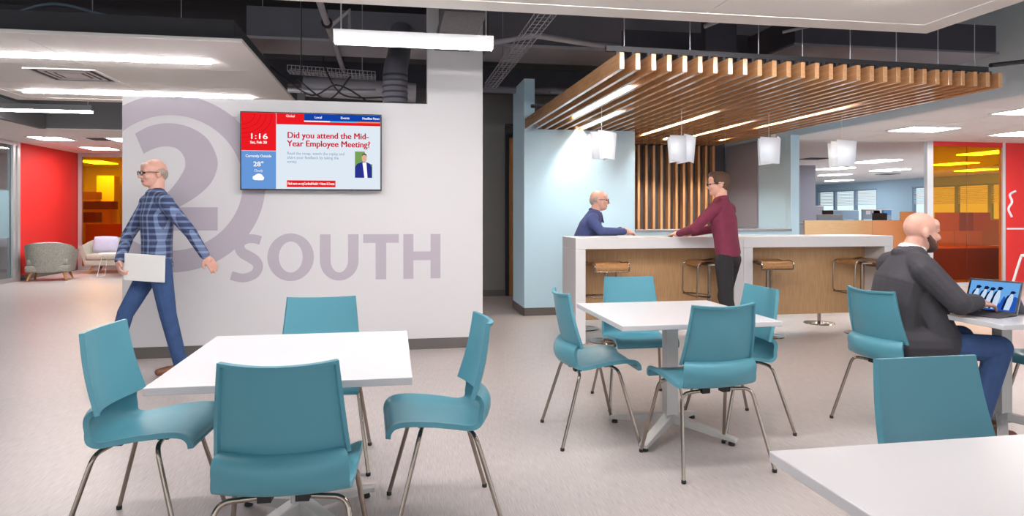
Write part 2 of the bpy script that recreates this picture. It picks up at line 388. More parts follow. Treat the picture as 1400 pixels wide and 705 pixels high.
# corridor wall and door
struct(MB().box(0.2, 6.4, 10.72, 10.85, 0, 3.95).build('wall_back', 'grey_wall'), 'grey corridor wall')
struct(MB().box(0.2, 1.78, 10.708, 10.72, 0, 0.10).build('baseboard_back', 'baseboard'))
dr = struct(empty('door_1', (1.9, 10.70, 0)))
MB().box(-0.135, -0.075, -0.02, 0.02, 0, 2.75).box(-0.075, 0.9, -0.02, 0.02, 2.55, 2.75).build('door_frame', 'black_metal', dr)
MB().box(-0.075, 0.85, -0.01, 0.018, 0.01, 2.52).build('door_leaf', 'door_wood', dr)

# blue servery wall with its opening
YB = 8.59
wb = struct(MB().prism([(1.665, 0), (5.56, 0), (5.56, 2.41), (5.427, 2.41), (5.427, 1.075), (3.163, 1.075), (3.163, 2.41), (1.804, 2.41), (1.804, 3.06), (1.665, 3.06)], 'y', YB, YB + 0.14).build('wall_servery', 'blue_wall', bevel=0.003), 'pale blue wall with a wide serving opening')
struct(MB().box(1.665, 1.804, YB + 0.14, 9.41, 0, 3.06).build('wall_fin', 'blue_wall', bevel=0.003), 'tall narrow pale blue wall end')
struct(MB().box(1.655, 5.57, YB - 0.01, YB, 0, 0.10).box(1.655, 1.665, YB - 0.01, 9.41, 0, 0.10).build('baseboard_servery', 'baseboard'))
wr = struct(MB().box(5.427, 5.56, YB + 0.14, 10.72, 0, 2.41).build('wall_return', 'blue_wall'), 'pale blue side wall of the servery')
MB().box(5.40, 5.427, 9.43, 10.40, 1.10, 2.41).build('acoustic_panel', 'grey_fabric', wr)
tag(MB().box(3.163, 5.43, YB - 0.03, YB + 0.20, 1.076, 1.105).build('serving_ledge', 'grey_plastic', bevel=0.004), 'narrow grey ledge along the opening in the pale blue wall', 'ledge')
# slatted back wall of the servery
sw = empty('slat_screen', (0, 10.42, 0), 0, 'vertical wooden slat screen on dark backing behind the serving opening', 'slat screen')
MB().box(1.95, 5.40, 0.02, 0.06, 0.0, 2.56).build('backing_panel', 'dark_wall', sw)
N_SL = 28
SX = [1.671 + i * (5.133 - 1.671) / (N_SL - 1) for i in range(N_SL)]
vs_mesh = None
for i in range(10, N_SL):
    if vs_mesh is None:
        so_ = MB().box(0, 0.04, -0.09, 0.02, 0.02, 2.408).build('slat', 'slat_wood_v', sw, bevel=0.002, bseg=1); vs_mesh = so_.data
    else:
        so_ = bpy.data.objects.new('slat', vs_mesh); COL.objects.link(so_); so_.parent = sw
    so_.location = (SX[i], 0, 0)

# ------------------------------------------------------------------ wooden baffle canopy
cn = empty('baffle_canopy', (0, 0, 2.41), 0, 'suspended canopy of parallel wooden slats over the white bar', 'ceiling canopy')
sl_long = MB().box(0, 0.038, 0, 5.32, 0, 0.126).build('slat', 'slat_wood', cn, bevel=0.002, bseg=1)
sl_short = MB().box(0, 0.038, 0, 3.70, 0, 0.126).build('slat', 'slat_wood', cn, bevel=0.002, bseg=1)
for i, x in enumerate(SX):
    y0 = 4.866 + (5.027 - 4.866) * i / (N_SL - 1)
    if i == 0: o = sl_short
    elif i == 2: o = sl_long
    else:
        o = bpy.data.objects.new('slat', (sl_short if i < 2 else sl_long).data); COL.objects.link(o); o.parent = cn
    o.location = (x, y0, 0)
    if y0 + 5.32 > 10.33: o.scale.y = (10.328 - y0) / 5.32 if i >= 2 else 1
for y0, y1 in ((4.96, 5.12), (6.88, 6.88), (7.8, 7.85), (9.6, 9.65)):
    MB().add([(1.60, y0, 0.155), (5.13, y1, 0.155), (5.13, y1 + 0.04, 0.155), (1.60, y0 + 0.04, 0.155), (1.60, y0, 0.195), (5.13, y1, 0.195), (5.13, y1 + 0.04, 0.195), (1.60, y0 + 0.04, 0.195)],
             [(0, 3, 2, 1), (4, 5, 6, 7), (0, 1, 5, 4), (1, 2, 6, 5), (2, 3, 7, 6), (3, 0, 4, 7)]).build('carrier_rail', 'black_metal', cn)
clip = None
for i, x in enumerate(SX):
    for ya, yb in ((4.96, 5.12), (7.8, 7.85)):
        yy = ya + (yb - ya) * i / (N_SL - 1) + 0.02
        if i < 2 and ya > 7: continue
        if clip is None: o = MB().box(-0.012, 0.012, -0.015, 0.015, 0.126, 0.157).build('clip', 'black_metal', cn); clip = o.data
        else: o = bpy.data.objects.new('clip', clip); COL.objects.link(o); o.parent = cn
        o.location = (x + 0.019, yy, 0)
for x in (1.75, 2.3, 2.9, 3.3, 3.75, 4.2, 4.62, 5.0):
    yy = 4.98 + (x - 1.6) / 3.53 * 0.16
    MB().tube([(x, yy, 0.19), (x, yy, 1.54)], 0.004, 6).build('hanger_wire', 'conduit', cn)
# downlights between the slats
def downlight(x, y, power, label, ang=75, rz=None):
    e = empty('downlight', (x, y, 2.52), 0, label, 'downlight', 'downlights in the wooden canopy')
    MB().lathe([(0.035, 0.0), (0.040, 0.0), (0.040, 0.10), (0.02, 0.105)], 16).build('housing', 'black_metal', e, True)
    MB().lathe([(0.001, -0.001), (0.033, -0.001), (0.033, 0.0005)], 16).build('lens', 'lamp_spot', e)
    l = bpy.data.lights.new('spot', 'SPOT'); l.energy = power; l.spot_size = math.radians(ang); l.spot_blend = 0.35; l.color = (1, 0.95, 0.88); l.shadow_soft_size = 0.03
    lo = bpy.data.objects.new('spot', l); COL.objects.link(lo); lo.parent = e; lo.location = (0, 0, -0.005)
    return e
g = (SX[1] - SX[0])
def gap(x): i = max(0, min(N_SL - 2, int((x - SX[0] - 0.019) / g))); return SX[i] + 0.019 + g / 2
DL = [(2.3, 8.40, 'downlight between canopy slats washing the blue wall'),
      (3.9, 9.5, 'downlight behind the serving opening, first by the slat screen'), (4.8, 9.5, 'downlight behind the serving opening beside the grey panel')]
for x, y, lb in DL:
    downlight(gap(x), y, 36 if y < 9 else 170, lb, 62 if y < 9 else 110)
for (pa, pb, lb) in (((775, 163), (850, 128), 'linear lamp between canopy slats above the seated man behind the bar'), ((790, 178), (836, 160), 'short linear lamp between canopy slats nearest the blue wall'),
                     ((880, 186), (962, 160), 'linear lamp between canopy slats above the slat screen'), ((942, 189), (1004, 171), 'linear lamp between canopy slats above the standing man'),
                     ((1052, 176), (1140, 148), 'linear lamp between canopy slats nearest the tiled ceiling')):
    a, b = Zp(*pa, 2.41), Zp(*pb, 2.41); x = gap((a.x + b.x) / 2); y0, y1 = sorted((a.y, b.y)); L_ = (y1 - y0) / 2
    e = empty('canopy_lamp', (x, (y0 + y1) / 2, 2.47), 0, lb, 'linear lamp', 'linear lamps in the wooden canopy')
    MB().box(-0.02, 0.02, -L_, L_, 0.015, 0.066).build('housing', 'black_metal', e)
    MB().box(-0.016, 0.016, -L_ + 0.01, L_ - 0.01, 0.0, 0.015).build('diffuser', 'canopy_led', e)

# ------------------------------------------------------------------ bar
def bar(name, x0, x1, label):
    b = empty(name, ((x0 + x1) / 2, 6.644, 0), 0, label, 'bar counter', 'white bar counters')
    h = (x1 - x0) / 2; D = 0.54
    MB().box(-h, h, 0, D, 0.96, 1.075).build('countertop', 'solid_white', b, bevel=0.004)
    for sx in (-1, 1):
        a, c = sorted((sx * h, sx * (h - 0.105)))
        MB().box(a, c, 0.0, D, 0, 0.9595).build('end_panel', 'solid_white', b, bevel=0.003)
    MB().box(-h + 0.106, h - 0.106, 0.32, 0.37, 0.19, 0.959).build('front_panel', 'bar_wood', b)
    MB().box(-h + 0.106, h - 0.106, 0.47, 0.50, 0.0, 0.19).build('kick_panel', 'solid_white', b) if False else None
    return b
bar('bar_counter', 1.818, 3.652, 'white waterfall bar with wood panel below the pale blue wall')
bar('bar_counter', 3.654, 5.434, 'white waterfall bar with wood panel beside the open office')

# bar stools
def make_stool():
    s = empty('bar_stool', (0, 0, 0)); s['category'] = 'bar stool'; s['group'] = 'bar stools at the counter'; s['label'] = ''
    MB().lathe([(0.02, 0.0), (0.175, 0.0), (0.178, 0.004), (0.172, 0.010), (0.05, 0.018), (0.028, 0.03)], 32).build('base', 'chrome', s, True)
    MB().lathe([(0.021, 0.02), (0.021, 0.42), (0.016, 0.425), (0.016, 0.772)], 16).build('post', 'chrome', s, True)
    # seat: waved plywood
    prof = [(-0.195, 0.770), (-0.19, 0.800), (-0.165, 0.818), (-0.10, 0.824), (0.0, 0.808), (0.09, 0.808), (0.14, 0.822), (0.182, 0.815), (0.204, 0.790), (0.206, 0.755), (0.196, 0.735)]
    def P(u, v):
        p = catmull([(a, b, 0) for a, b in prof], u); return (v * 0.17, p.x, p.y)
    MB_ = shell(P, list(np.linspace(0, 10, 32)), list(np.linspace(-1, 1, 7)), lambda u, v: 0.016)
    MB_.build('seat', 'stool_wood', s, True)
    # chrome frame round the seat, turning down into the footrest
    path = fillet([(-0.18, 0.195, 0.735), (-0.18, 0.208, 0.80), (-0.18, 0.14, 0.828), (-0.18, 0.0, 0.806), (-0.18, -0.10, 0.82), (-0.18, -0.215, 0.80), (-0.18, -0.225, 0.46), (-0.18, -0.07, 0.45)], 0.05)
    path2 = [(-p.x, p.y, p.z) for p in path]
    MB().tube(path, 0.008, 8).tube(path2, 0.008, 8).tube([(-0.18, 0.195, 0.735), (0.18, 0.195, 0.735)], 0.008, 8).build('frame', 'chrome', s, True)
    MB().tube([(-0.18, -0.215, 0.455), (0.18, -0.215, 0.455)], 0.008, 8).tube([(-0.18, -0.07, 0.45), (-0.02, 0, 0.45)], 0.007, 8).tube([(0.18, -0.07, 0.45), (0.02, 0, 0.45)], 0.007, 8).build('footrest', 'chrome', s, True)
    MB().box(-0.09, 0.09, -0.06, 0.06, 0.770, 0.786).build('seat_bracket', 'chrome', s)
    register(s); return s
st = make_stool()
for k, (x, y, r, lb) in enumerate([(2.17, 6.74, 180, 'chrome bar stool with wood seat beside the white bar end by the blue wall'),
                                   (3.33, 6.78, -90, 'chrome bar stool with wood seat just behind the standing man'),
                                   (3.97, 6.72, 180, 'chrome bar stool with wood seat beside the joint of the two bars'),
                                   (5.09, 6.70, -90, 'chrome bar stool with wood seat behind the man in the dark jacket'),
                                   (2.15, 7.52, 0, 'bar stool behind the bar carrying the man in the navy jumper'),
                                   (5.05, 7.40, 0, 'empty bar stool behind the bar, its base seen below the wood panel')]):
    place(st, (x, y, 0), math.radians(r), lb, k == 0)

# ------------------------------------------------------------------ pendants over the bar
def make_pendant():
    p = empty('pendant_lamp', (0, 0, 0)); p['category'] = 'pendant lamp'; p['group'] = 'glass pendant lamps above the bar'; p['label'] = ''
    for k in range(4):     # four overlapping bowed glass leaves
        a = k * PI / 2
        def P(u, v, a=a):
            xx = (v * 0.10 + 0.022); yy = -0.085 - 0.018 * (1 - v * v) - 0.02 * (u - 0.5)
            xx = xx * (1.06 - 0.12 * (1 - u)); zz = -0.28 + 0.28 * u - 0.012 * v
            return (xx * math.cos(a) - yy * math.sin(a), xx * math.sin(a) + yy * math.cos(a), zz)
        shell(P, list(np.linspace(0, 1, 5)), list(np.linspace(-1, 1, 7)), lambda u, v: 0.006).build('glass_leaf', 'glass_shade', p, True)
    MB().tube([(0, 0, -0.01), (0, 0, 0.54)], 0.003, 6).build('cord', 'white_metal', p)
    MB().lathe([(0.012, -0.07), (0.016, -0.065), (0.016, -0.01), (0.006, 0.0)], 12).box(-0.088, 0.088, -0.006, 0.006, -0.012, -0.006).box(-0.006, 0.006, -0.088, 0.088, -0.012, -0.006).build('lamp_holder', 'white_metal', p)
    MB().lathe([(0.001, -0.16), (0.02, -0.155), (0.03, -0.13), (0.025, -0.10), (0.012, -0.07)], 14).build('bulb', 'bulb', p, True)
    register(p); return p
pd = make_pendant()
for k, (px_, py_, r, lb) in enumerate([(823, 181, 8, 'white glass pendant lamp in front of the blue wall'), (932, 186, 30, 'white glass pendant lamp in front of the slat screen'),
                               (1052, 189, 55, 'white glass pendant lamp beside the grey acoustic panel'), (1153, 193, 70, 'white glass pendant lamp before the open office')]):
    q = PYp(px_, py_, 6.9)
    for xs in SX:      # keep the cord in the gap between two slats
        if xs - 0.012 < q.x < xs + 0.05: q.x = xs - 0.012 if q.x < xs + 0.019 else xs + 0.05
    o = place(pd, (q.x, q.y, q.z), math.radians(r), lb, k == 0)
    for c_ in o.children:
        if c_.name.startswith('cord'): c_.scale.z = (2.565 - q.z) / 0.54

# ------------------------------------------------------------------ ceiling clouds
ZC = 2.72
def cloud(name, x0, x1, y0, y1, label, nx, ny, slots, wires, vent=None):
    c = empty(name, ((x0 + x1) / 2, (y0 + y1) / 2, ZC), 0, label, 'ceiling panel', 'suspended white ceiling clouds')
    ox, oy = (x0 + x1) / 2, (y0 + y1) / 2
    def bx(m, a, b, cc, d, e, f): return m.box(a - ox, b - ox, cc - oy, d - oy, e, f)
    fw = 0.20; gp = 0.004
    for (a, b, cc, d) in ((x0, x1, y0, y0 + fw), (x0, x1, y1 - fw, y1), (x0, x0 + fw, y0 + fw + gp, y1 - fw - gp), (x1 - fw, x1, y0 + fw + gp, y1 - fw - gp)):
        bx(MB(), a, b, cc, d, 0, 0.03).build('edge_panel', 'ceiling_panel', c)
    X = np.linspace(x0 + fw, x1 - fw, nx + 1); Y = np.linspace(y0 + fw, y1 - fw, ny + 1)
    for i in range(nx):
        for j in range(ny):
            bx(MB(), X[i] + gp, X[i + 1] - gp, Y[j] + gp, Y[j + 1] - gp, 0.004, 0.03).build('ceiling_tile', 'ceiling_panel', c)
    bx(MB(), x0 + 0.02, x1 - 0.02, y0 + 0.02, y1 - 0.02, 0.031, 0.05).build('backing', 'dark_side', c)
    m = MB(); t = 0.03
    for (a, b, cc, d) in ((x0 + 0.08, x1 - 0.08, y0 + 0.08, y0 + 0.08 + t), (x0 + 0.08, x1 - 0.08, y1 - 0.08 - t, y1 - 0.08), (x0 + 0.08, x0 + 0.08 + t, y0 + 0.11, y1 - 0.11), (x1 - 0.08 - t, x1 - 0.08, y0 + 0.11, y1 - 0.11)):
        bx(m, a, b, cc, d, 0.05, 0.20)
    m.build('upstand', 'dark_side', c)
    for (x, y) in wires: MB().tube([(x - ox, y - oy, 0.05), (x - ox, y - oy, 1.22)], 0.004, 6).build('hanger_wire', 'conduit', c)
    for (a, b, yy) in slots:
        bx(MB(), a, b, yy - 0.014, yy + 0.014, -0.016, 0.003).build('linear_light', 'lamp', c)
        bx(MB(), a - 0.006, b + 0.006, yy - 0.020, yy - 0.014, -0.005, 0.003).add([], []).build('light_trim', 'white_metal', c)
    if vent:
        a, b, cc, d = vent
        v = bx(bx(bx(bx(MB(), a, b, cc, cc + 0.03, -0.008, 0.003), a, b, d - 0.03, d, -0.008, 0.003), a, a + 0.03, cc + 0.03, d - 0.03, -0.008, 0.003), b - 0.03, b, cc + 0.03, d - 0.03, -0.008, 0.003).build('air_diffuser', 'white_metal', c)
        bx(MB(), a + 0.03, b - 0.03, cc + 0.03, d - 0.03, -0.0005, 0.0035).build('vent_shadow_box', 'dark_side', v)
        for k in (0.09, 0.15):
            m = MB(); A, B, C2, D2 = a + k, b - k, cc + k, d - k
            for r in ((A, B, C2, C2 + 0.025), (A, B, D2 - 0.025, D2), (A, A + 0.025, C2 + 0.025, D2 - 0.025), (B - 0.025, B, C2 + 0.025, D2 - 0.025)): bx(m, *r, -0.006, 0.0)
            m.build('louvre', 'white_metal', v)
        bx(MB(), a + 0.21, b - 0.21, cc + 0.21, d - 0.21, -0.007, 0.0).build('louvre', 'white_metal', v)
    return c
cloud('ceiling_cloud', -4.55, -1.215, 5.83, 9.27, 'suspended white ceiling panel with linear lights above the feature wall', 2, 3,
      [(-4.16, -1.66, 6.655), (-4.16, -1.67, 8.59)], [(-3.3, 6.4), (-2.6, 6.5), (-1.9, 6.6), (-1.5, 8.3)], (-3.5, -2.86, 7.2, 7.84))
cloud('ceiling_cloud', -3.2, 4.075, -2.4, 4.625, 'suspended white ceiling panel above the white tables', 4, 3,
      [(-2.4, 3.4, 3.72), (-2.4, 3.4, 2.6)], [(0.6, 4.3), (3.4, 4.3)])  # both light slots added out of view, placed to light the feature wall
cloud('ceiling_cloud', 4.9, 9.5, -2.4, 2.9, 'added unseen ceiling panel with fill lights beside the tiled ceiling', 2, 2,
      [(5.3, 9.1, 1.6), (5.3, 9.1, -0.8)], [])  # whole panel is out of view, added with its lights to brighten the room

# hanging linear lamp
lm = empty('linear_pendant', (0.164, 5.25, 2.60), 0, 'white linear lamp hanging in front of the wall column', 'linear lamp')
MB().prism([(-0.055, 0.10), (-0.055, 0.04), (-0.045, 0.0365), (0.045, 0.0365), (0.055, 0.04), (0.055, 0.10)], 'x', -0.595, 0.595).build('housing', 'silver', lm)
MB().prism([(-0.05, 0.036), (-0.035, 0.004), (0.035, 0.004), (0.05, 0.036)], 'x', -0.585, 0.585).build('diffuser', 'lamp_pendant', lm)
for s_ in (-1, 1):
    MB().prism([(-0.055, 0.10), (-0.055, 0.0), (0.055, 0.0), (0.055, 0.10)], 'x', s_ * 0.5955, s_ * 0.602).build('end_cap', 'white_metal', lm)
MB().tube([(-0.55, 0, 0.1), (-0.55, 0, 1.34)], 0.006, 8).build('hanger_rod', 'white_metal', lm)
MB().tube([(0.55, 0, 0.1), (0.55, 0, 1.34)], 0.004, 8).build('hanger_rod', 'white_metal', lm)

# ------------------------------------------------------------------ exposed services
def svc(name, mb, m, label, cat, group=None, smooth=False): return tag(mb.build(name, m, None, smooth), label, cat, group)
d1 = empty('air_duct', (0, 8.2, 3.33), 0, 'wide grey rectangular air duct crossing above the feature wall', 'air duct')
MB().box(-1.66, 1.0, 0, 0.7, 0.03, 0.38).build('duct_body', 'duct', d1); MB().box(-1.68, 1.0, -0.03, 0.73, 0, 0.03).build('duct_flange', 'duct_light', d1)
d2 = empty('air_duct', (0, 8.6, 3.45), 0, 'dark grey rectangular air duct with pale lower edge above the blue wall', 'air duct')
MB().box(1.2, 6.2, 0, 0.8, 0.04, 0.46).build('duct_body', 'duct', d2); MB().box(1.2, 6.2, -0.05, 0.85, 0, 0.04).build('duct_flange', 'duct_light', d2)
d3 = empty('air_duct', (0, 0, 2.98), 0, 'dark rectangular air duct with pale underside beside the tiled ceiling', 'air duct')
MB().box(3.9, 6.2, 6.1, 7.0, 0.02, 0.30).build('duct_body', 'duct_dark', d3); MB().box(3.88, 6.22, 6.08, 7.02, 0, 0.02).build('duct_flange', 'duct', d3)
d4 = empty('flex_duct', (0, 0, 0), 0, 'dark round flexible duct dropping behind the feature wall', 'air duct')
MB().tube(fillet([(0.02, 7.3, 2.45), (0.02, 7.3, 2.85), (0.06, 7.9, 3.1), (0.1, 8.19, 3.5)], 0.25, 8), 0.13, 16).build('duct_tube', 'duct', d4, True)
for k in range(6): MB().lathe([(0.133, 0), (0.137, 0.01), (0.133, 0.02)], 16, (0.02, 7.3, 2.47 + k * 0.06)).build('duct_ring', 'duct_dark', d4, True)
svc('air_duct', MB().tube([(0.62, 7.6, 3.3), (0.62, 7.6, 3.94)], 0.16, 16).tube([(0.62, 7.6, 3.30), (0.62, 7.6, 3.33)], 0.17, 16), 'duct', 'round grey duct dropping from the deck beside the wall column', 'air duct', None, True)
svc('steel_beam', MB().box(0.44, 0.70, 5.35, 6.677, 3.02, 3.36).box(0.40, 0.74, 5.35, 6.677, 2.92, 3.02), 'fireproof', 'rough fireproofed beam running into the wall column', 'beam')
svc('steel_beam', MB().box(-9.0, 6.3, 9.8, 9.95, 3.15, 3.45).box(-9, 6.3, 9.72, 10.03, 3.1, 3.15), 'duct_dark', 'dark steel beam crossing behind the blue wall', 'beam')
svc('steel_beam', MB().box(2.6, 6.5, 7.4, 7.5, 3.12, 3.42).box(2.6, 6.5, 7.32, 7.58, 3.07, 3.12), 'duct_dark', 'dark steel beam above the wooden canopy', 'beam')
def pipe(name, pts, r, m, label, cat='pipe', group='pipes and conduits in the ceiling', clamps=()):
    e = empty(name, pts[0], 0, label, cat, group); o = Vector(pts[0])
    MB().tube([Vector(p) - o for p in pts], r, 10).build('pipe_run', m, e, True)
    for t in clamps:
        p = Vector(pts[0]).lerp(Vector(pts[-1]), t) - o
        d = (Vector(pts[-1]) - Vector(pts[0])).normalized() * 0.02
        MB().tube([p - d, p + d], r * 1.7, 10).tube([p, p + Vector((0.0, 0, 3.93 - o.z - p.z))], 0.005, 6).build('clamp', 'black_metal', e)
    return e
pipe('conduit_pipe', [(-0.67, 5.6, 3.28), (-0.67, 10.9, 3.28)], 0.034, 'conduit', 'pale grey pipe running towards the feature wall above the screen', clamps=(0.3, 0.75))
pipe('conduit_pipe', [(-0.66, 7.35, 3.28), (-0.45, 7.3, 3.45), (-0.45, 7.25, 3.2)], 0.022, 'conduit', 'short bent pale pipe branching off above the screen')
pipe('conduit_pipe', [(-1.18, 8.0, 2.72), (-0.9, 8.05, 2.72), (-0.2, 8.1, 2.75)], 0.03, 'conduit', 'pale grey pipe behind the top of the feature wall')
pipe('conduit_pipe', [(2.75, 5.7, 3.0), (3.45, 5.15, 3.25)], 0.02, 'conduit', 'slanting pale conduit above the front of the wooden canopy')
pipe('conduit_pipe', [(3.55, 5.75, 3.0), (4.3, 5.2, 3.12)], 0.014, 'conduit', 'thin slanting conduit near the dark air duct')
pipe('sprinkler_pipe', [(5.15, 5.12, 2.62), (6.45, 5.35, 2.82)], 0.02, 'black_metal', 'black sprinkler pipe beside the end of the wooden canopy', clamps=(0.45,))
pipe('conduit_pipe', [(0.9, 7.9, 3.28), (1.6, 7.6, 3.36), (2.4, 7.9, 3.36), (3.6, 7.9, 3.34)], 0.035, 'duct_light', 'bowed pale pipe crossing above the corridor')
pipe('conduit_pipe', [(-9, 8.6, 3.3), (-1.9, 8.6, 3.36)], 0.03, 'duct_dark', 'long dark pipe above the ceiling panel by the feature wall')
pipe('conduit_pipe', [(1.0, 9.2, 3.02), (6.2, 9.2, 3.02)], 0.05, 'duct', 'thick grey pipe above the top of the blue wall')
pipe('hanging_cable', fillet([(-4.0, 6.3, 2.96), (-3.2, 6.3, 2.95), (-2.85, 6.3, 3.12), (-2.2, 6.3, 2.96), (-2.0, 6.3, 2.925)], 0.3, 6), 0.014, 'cable_grey', 'grey blue cable looping over the ceiling panel', 'cable', 'cables in the ceiling')
for k, pts in enumerate([[(-1.3, 7.6, 2.9), (-0.9, 7.7, 2.62), (-0.6, 7.6, 2.72), (-0.3, 7.7, 2.58)], [(-1.0, 7.5, 2.75), (-0.7, 7.6, 2.56), (-0.45, 7.5, 2.8)], [(-0.75, 7.5, 2.95), (-0.55, 7.6, 2.62), (-0.1, 7.6, 2.60)]]):
    pipe('hanging_cable', [catmull(pts, t) for t in np.linspace(0, len(pts) - 1, 18)], 0.009, 'black_metal', ['black cable sagging behind the feature wall, nearest the ceiling panel', 'short black cable loop hanging behind the feature wall', 'black cable sagging beside the round flexible duct'][k], 'cable', 'cables in the ceiling')
ld = empty('lagged_duct', (0, 9.2, 2.96), 0, 'pale lagged round duct lying behind the feature wall', 'air duct')
MB().tube([(-1.15, 0, 0.02), (0.3, 0, -0.02)], 0.13, 14).build('duct_tube', 'duct_light', ld, True)
for x in (-0.9, 0.05): MB().tube([(x, 0, 0.1), (x, 0, 0.98)], 0.006, 6).build('hanger_rod', 'black_metal', ld)
svc('junction_box', MB().box(-1.02, -0.94, 7.6, 7.66, 2.52, 2.62).box(-0.985, -0.975, 7.62, 7.63, 2.62, 3.94), 'black_plastic', 'small black box hanging behind the feature wall', 'junction box')
# wire cable trays
def tray(name, p0, p1, wd, label, n):
    p0 = Vector(p0); p1 = Vector(p1); e = empty(name, p0, 0, label, 'cable tray', 'wire mesh cable trays'); D = p1 - p0
    a = D.normalized().cross(Vector((0, 0, 1))).normalized()
    m = MB()
    for s_, h in ((-1, 0.06), (-1, 0), (-0.33, 0), (0.33, 0), (1, 0), (1, 0.06)): m.tube([a * s_ * wd / 2 + Vector((0, 0, h)), D + a * s_ * wd / 2 + Vector((0, 0, h))], 0.004, 5)
    m.build('long_wire', 'conduit', e)
    cm = None
    for i in range(n + 1):
        if cm is None:
            o = MB().tube([a * -wd / 2 + Vector((0, 0, 0.06)), a * -wd / 2, a * wd / 2, a * wd / 2 + Vector((0, 0, 0.06))], 0.004, 5).build('cross_wire', 'conduit', e); cm = o.data
        else: o = bpy.data.objects.new('cross_wire', cm); COL.objects.link(o); o.parent = e
        o.location = D * i / n
    for t_ in (0.15, 0.85):
        p = D * t_ + a * wd / 2; MB().tube([p, (p.x, p.y, 3.94 - p0.z)], 0.004, 6).build('hanger_rod', 'conduit', e)
    return e
tray('cable_tray', (1.3, 5.2, 3.02), (1.3, 9.1, 3.02), 0.15, 'wire mesh cable tray rising towards the blue wall end', 36)
tray('cable_tray', (-1.15, 7.9, 2.9), (-0.2, 7.9, 2.86), 0.2, 'wire mesh cable tray behind the top of the feature wall', 22)
svc('acoustic_baffle', MB().box(3.2, 3.55, 6.6, 6.7, 2.95, 3.35), 'duct_dark', 'small dark box hanging above the wooden canopy', 'duct box')
gr = empty('air_grille', (6.45, 5.4, 3.0), 0, 'white perforated air grille beside the pale soffit', 'air grille')
MB().box(-0.13, 0.13, -0.25, 0.25, 0, 0.10).build('grille_box', 'soffit', gr)
gm = None
for i in range(6):
    for j in range(2):
        if gm is None: o = MB().box(-0.135, -0.128, -0.03, 0.03, -0.012, 0.012).build('slot', 'black_metal', gr); gm = o.data
        else: o = bpy.data.objects.new('slot', gm); COL.objects.link(o); o.parent = gr
        o.location = (0, -0.2 + i * 0.08 + j * 0.02, 0.03 + j * 0.04)

# ------------------------------------------------------------------ right hand office
struct(MB().box(6.593, 6.70, -3, 10.72, 2.6, 3.95).build('trim_1', 'soffit'), 'pale grey soffit face beside the tiled ceiling')
def tile_ceiling(name, x0, x1, y0, y1, z, nx, ny, skip=(), lab=None):
    c = struct(MB().box(x0, x1, y0, y1, z + 0.012, z + 0.05).build(name, 'ceiling_panel'), lab)
    tw, td = (x1 - x0) / nx, (y1 - y0) / ny; me = None
    for i in range(nx):
        for j in range(ny):
            if (i, j) in skip: continue
            if me is None: o = MB().box(0.005, tw - 0.005, 0.005, td - 0.005, -0.012, 0.012).build('ceiling_tile', 'tile', c); me = o.data
            else: o = bpy.data.objects.new('ceiling_tile', me); COL.objects.link(o); o.parent = c
            o.location = (x0 + i * tw, y0 + j * td, z + 0.012)
    return c
tile_ceiling('ceiling_right', 6.60, 16.2, 1.1, 10.7, 2.6, 8, 8, lab='white tiled ceiling in front of the orange glass')
def troffer(x0, x1, y0, y1, z, label, group, m='troffer'):
    e = empty('ceiling_light', ((x0 + x1) / 2, (y0 + y1) / 2, z), 0, label, 'ceiling light', group); a, b = (x1 - x0) / 2, (y1 - y0) / 2
    MB().box(-a, a, -b, -b + 0.03, -0.015, 0.0).box(-a, a, b - 0.03, b, -0.015, 0).box(-a, -a + 0.03, -b + 0.03, b - 0.03, -0.015, 0).box(a - 0.03, a, -b + 0.03, b - 0.03, -0.015, 0).build('frame', 'white_metal', e)
    MB().box(-a + 0.03, -0.01, -b + 0.03, b - 0.03, -0.010, -0.002).build('diffuser', m, e)
    MB().box(0.01, a - 0.03, -b + 0.03, b - 0.03, -0.010, -0.002).build('diffuser', m, e)
    MB().box(-0.01, 0.01, -b + 0.03, b - 0.03, -0.02, -0.001).build('centre_bar', 'white_metal', e)
    return e
troffer(7.5, 8.35, 8.75, 9.35, 2.6, 'recessed ceiling light just before the white mullion of the orange glass', 'tiled ceiling lights by the orange glass')
troffer(9.55, 10.4, 9.0, 9.6, 2.6, 'recessed ceiling light just before the red wall', 'tiled ceiling lights by the orange glass')
troffer(7.5, 8.35, 6.9, 7.5, 2.6, 'recessed ceiling light nearest the pale soffit and canopy end', 'tiled ceiling lights by the orange glass')
struct(MB().box(6.60, 22, 10.72, 34, 2.78, 2.83).build('ceiling_office', 'tile'), 'white office ceiling')
struct(MB().box(6.60, 10.0, 10.71, 10.9, 2.6, 3.95).box(10.0, 22, 10.71, 10.9, 2.62, 3.95).build('trim_2', 'soffit'))
tag(MB().box(6.9, 8.5, 11.2, 11.26, 2.70, 2.74).build('linear_lamp', 'office_lamp'), 'thin bright linear lamp at the edge of the office ceiling', 'linear lamp')
for k, (pa, pb) in enumerate([((1170, 222), (1230, 219)), ((1192, 234), (1242, 231)), ((1121, 240), (1162, 238)), ((1305, 213), (1400, 205)), ((1280, 227), (1330, 221)), ((1310, 234), (1360, 231)), ((1166, 248), (1205, 246)), ((1120, 232), (1165, 229))]):
    q = (Zp(*pa, 2.77) + Zp(*pb, 2.77)) / 2
    if q.x > 20.0: q.x -= 1.4
    o = MB().box(-0.3, 0.3, -0.6, 0.6, -0.012, 0.0).build('ceiling_light', 'office_lamp', loc=(q.x, q.y, 2.775))
    tag(o, 'far office ceiling light seen through the orange glass' if k in (3, 4, 5) else 'far office ceiling light above the blue desk dividers', 'ceiling light', 'office lights behind the orange glass' if k in (3, 4, 5) else 'office ceiling lights')
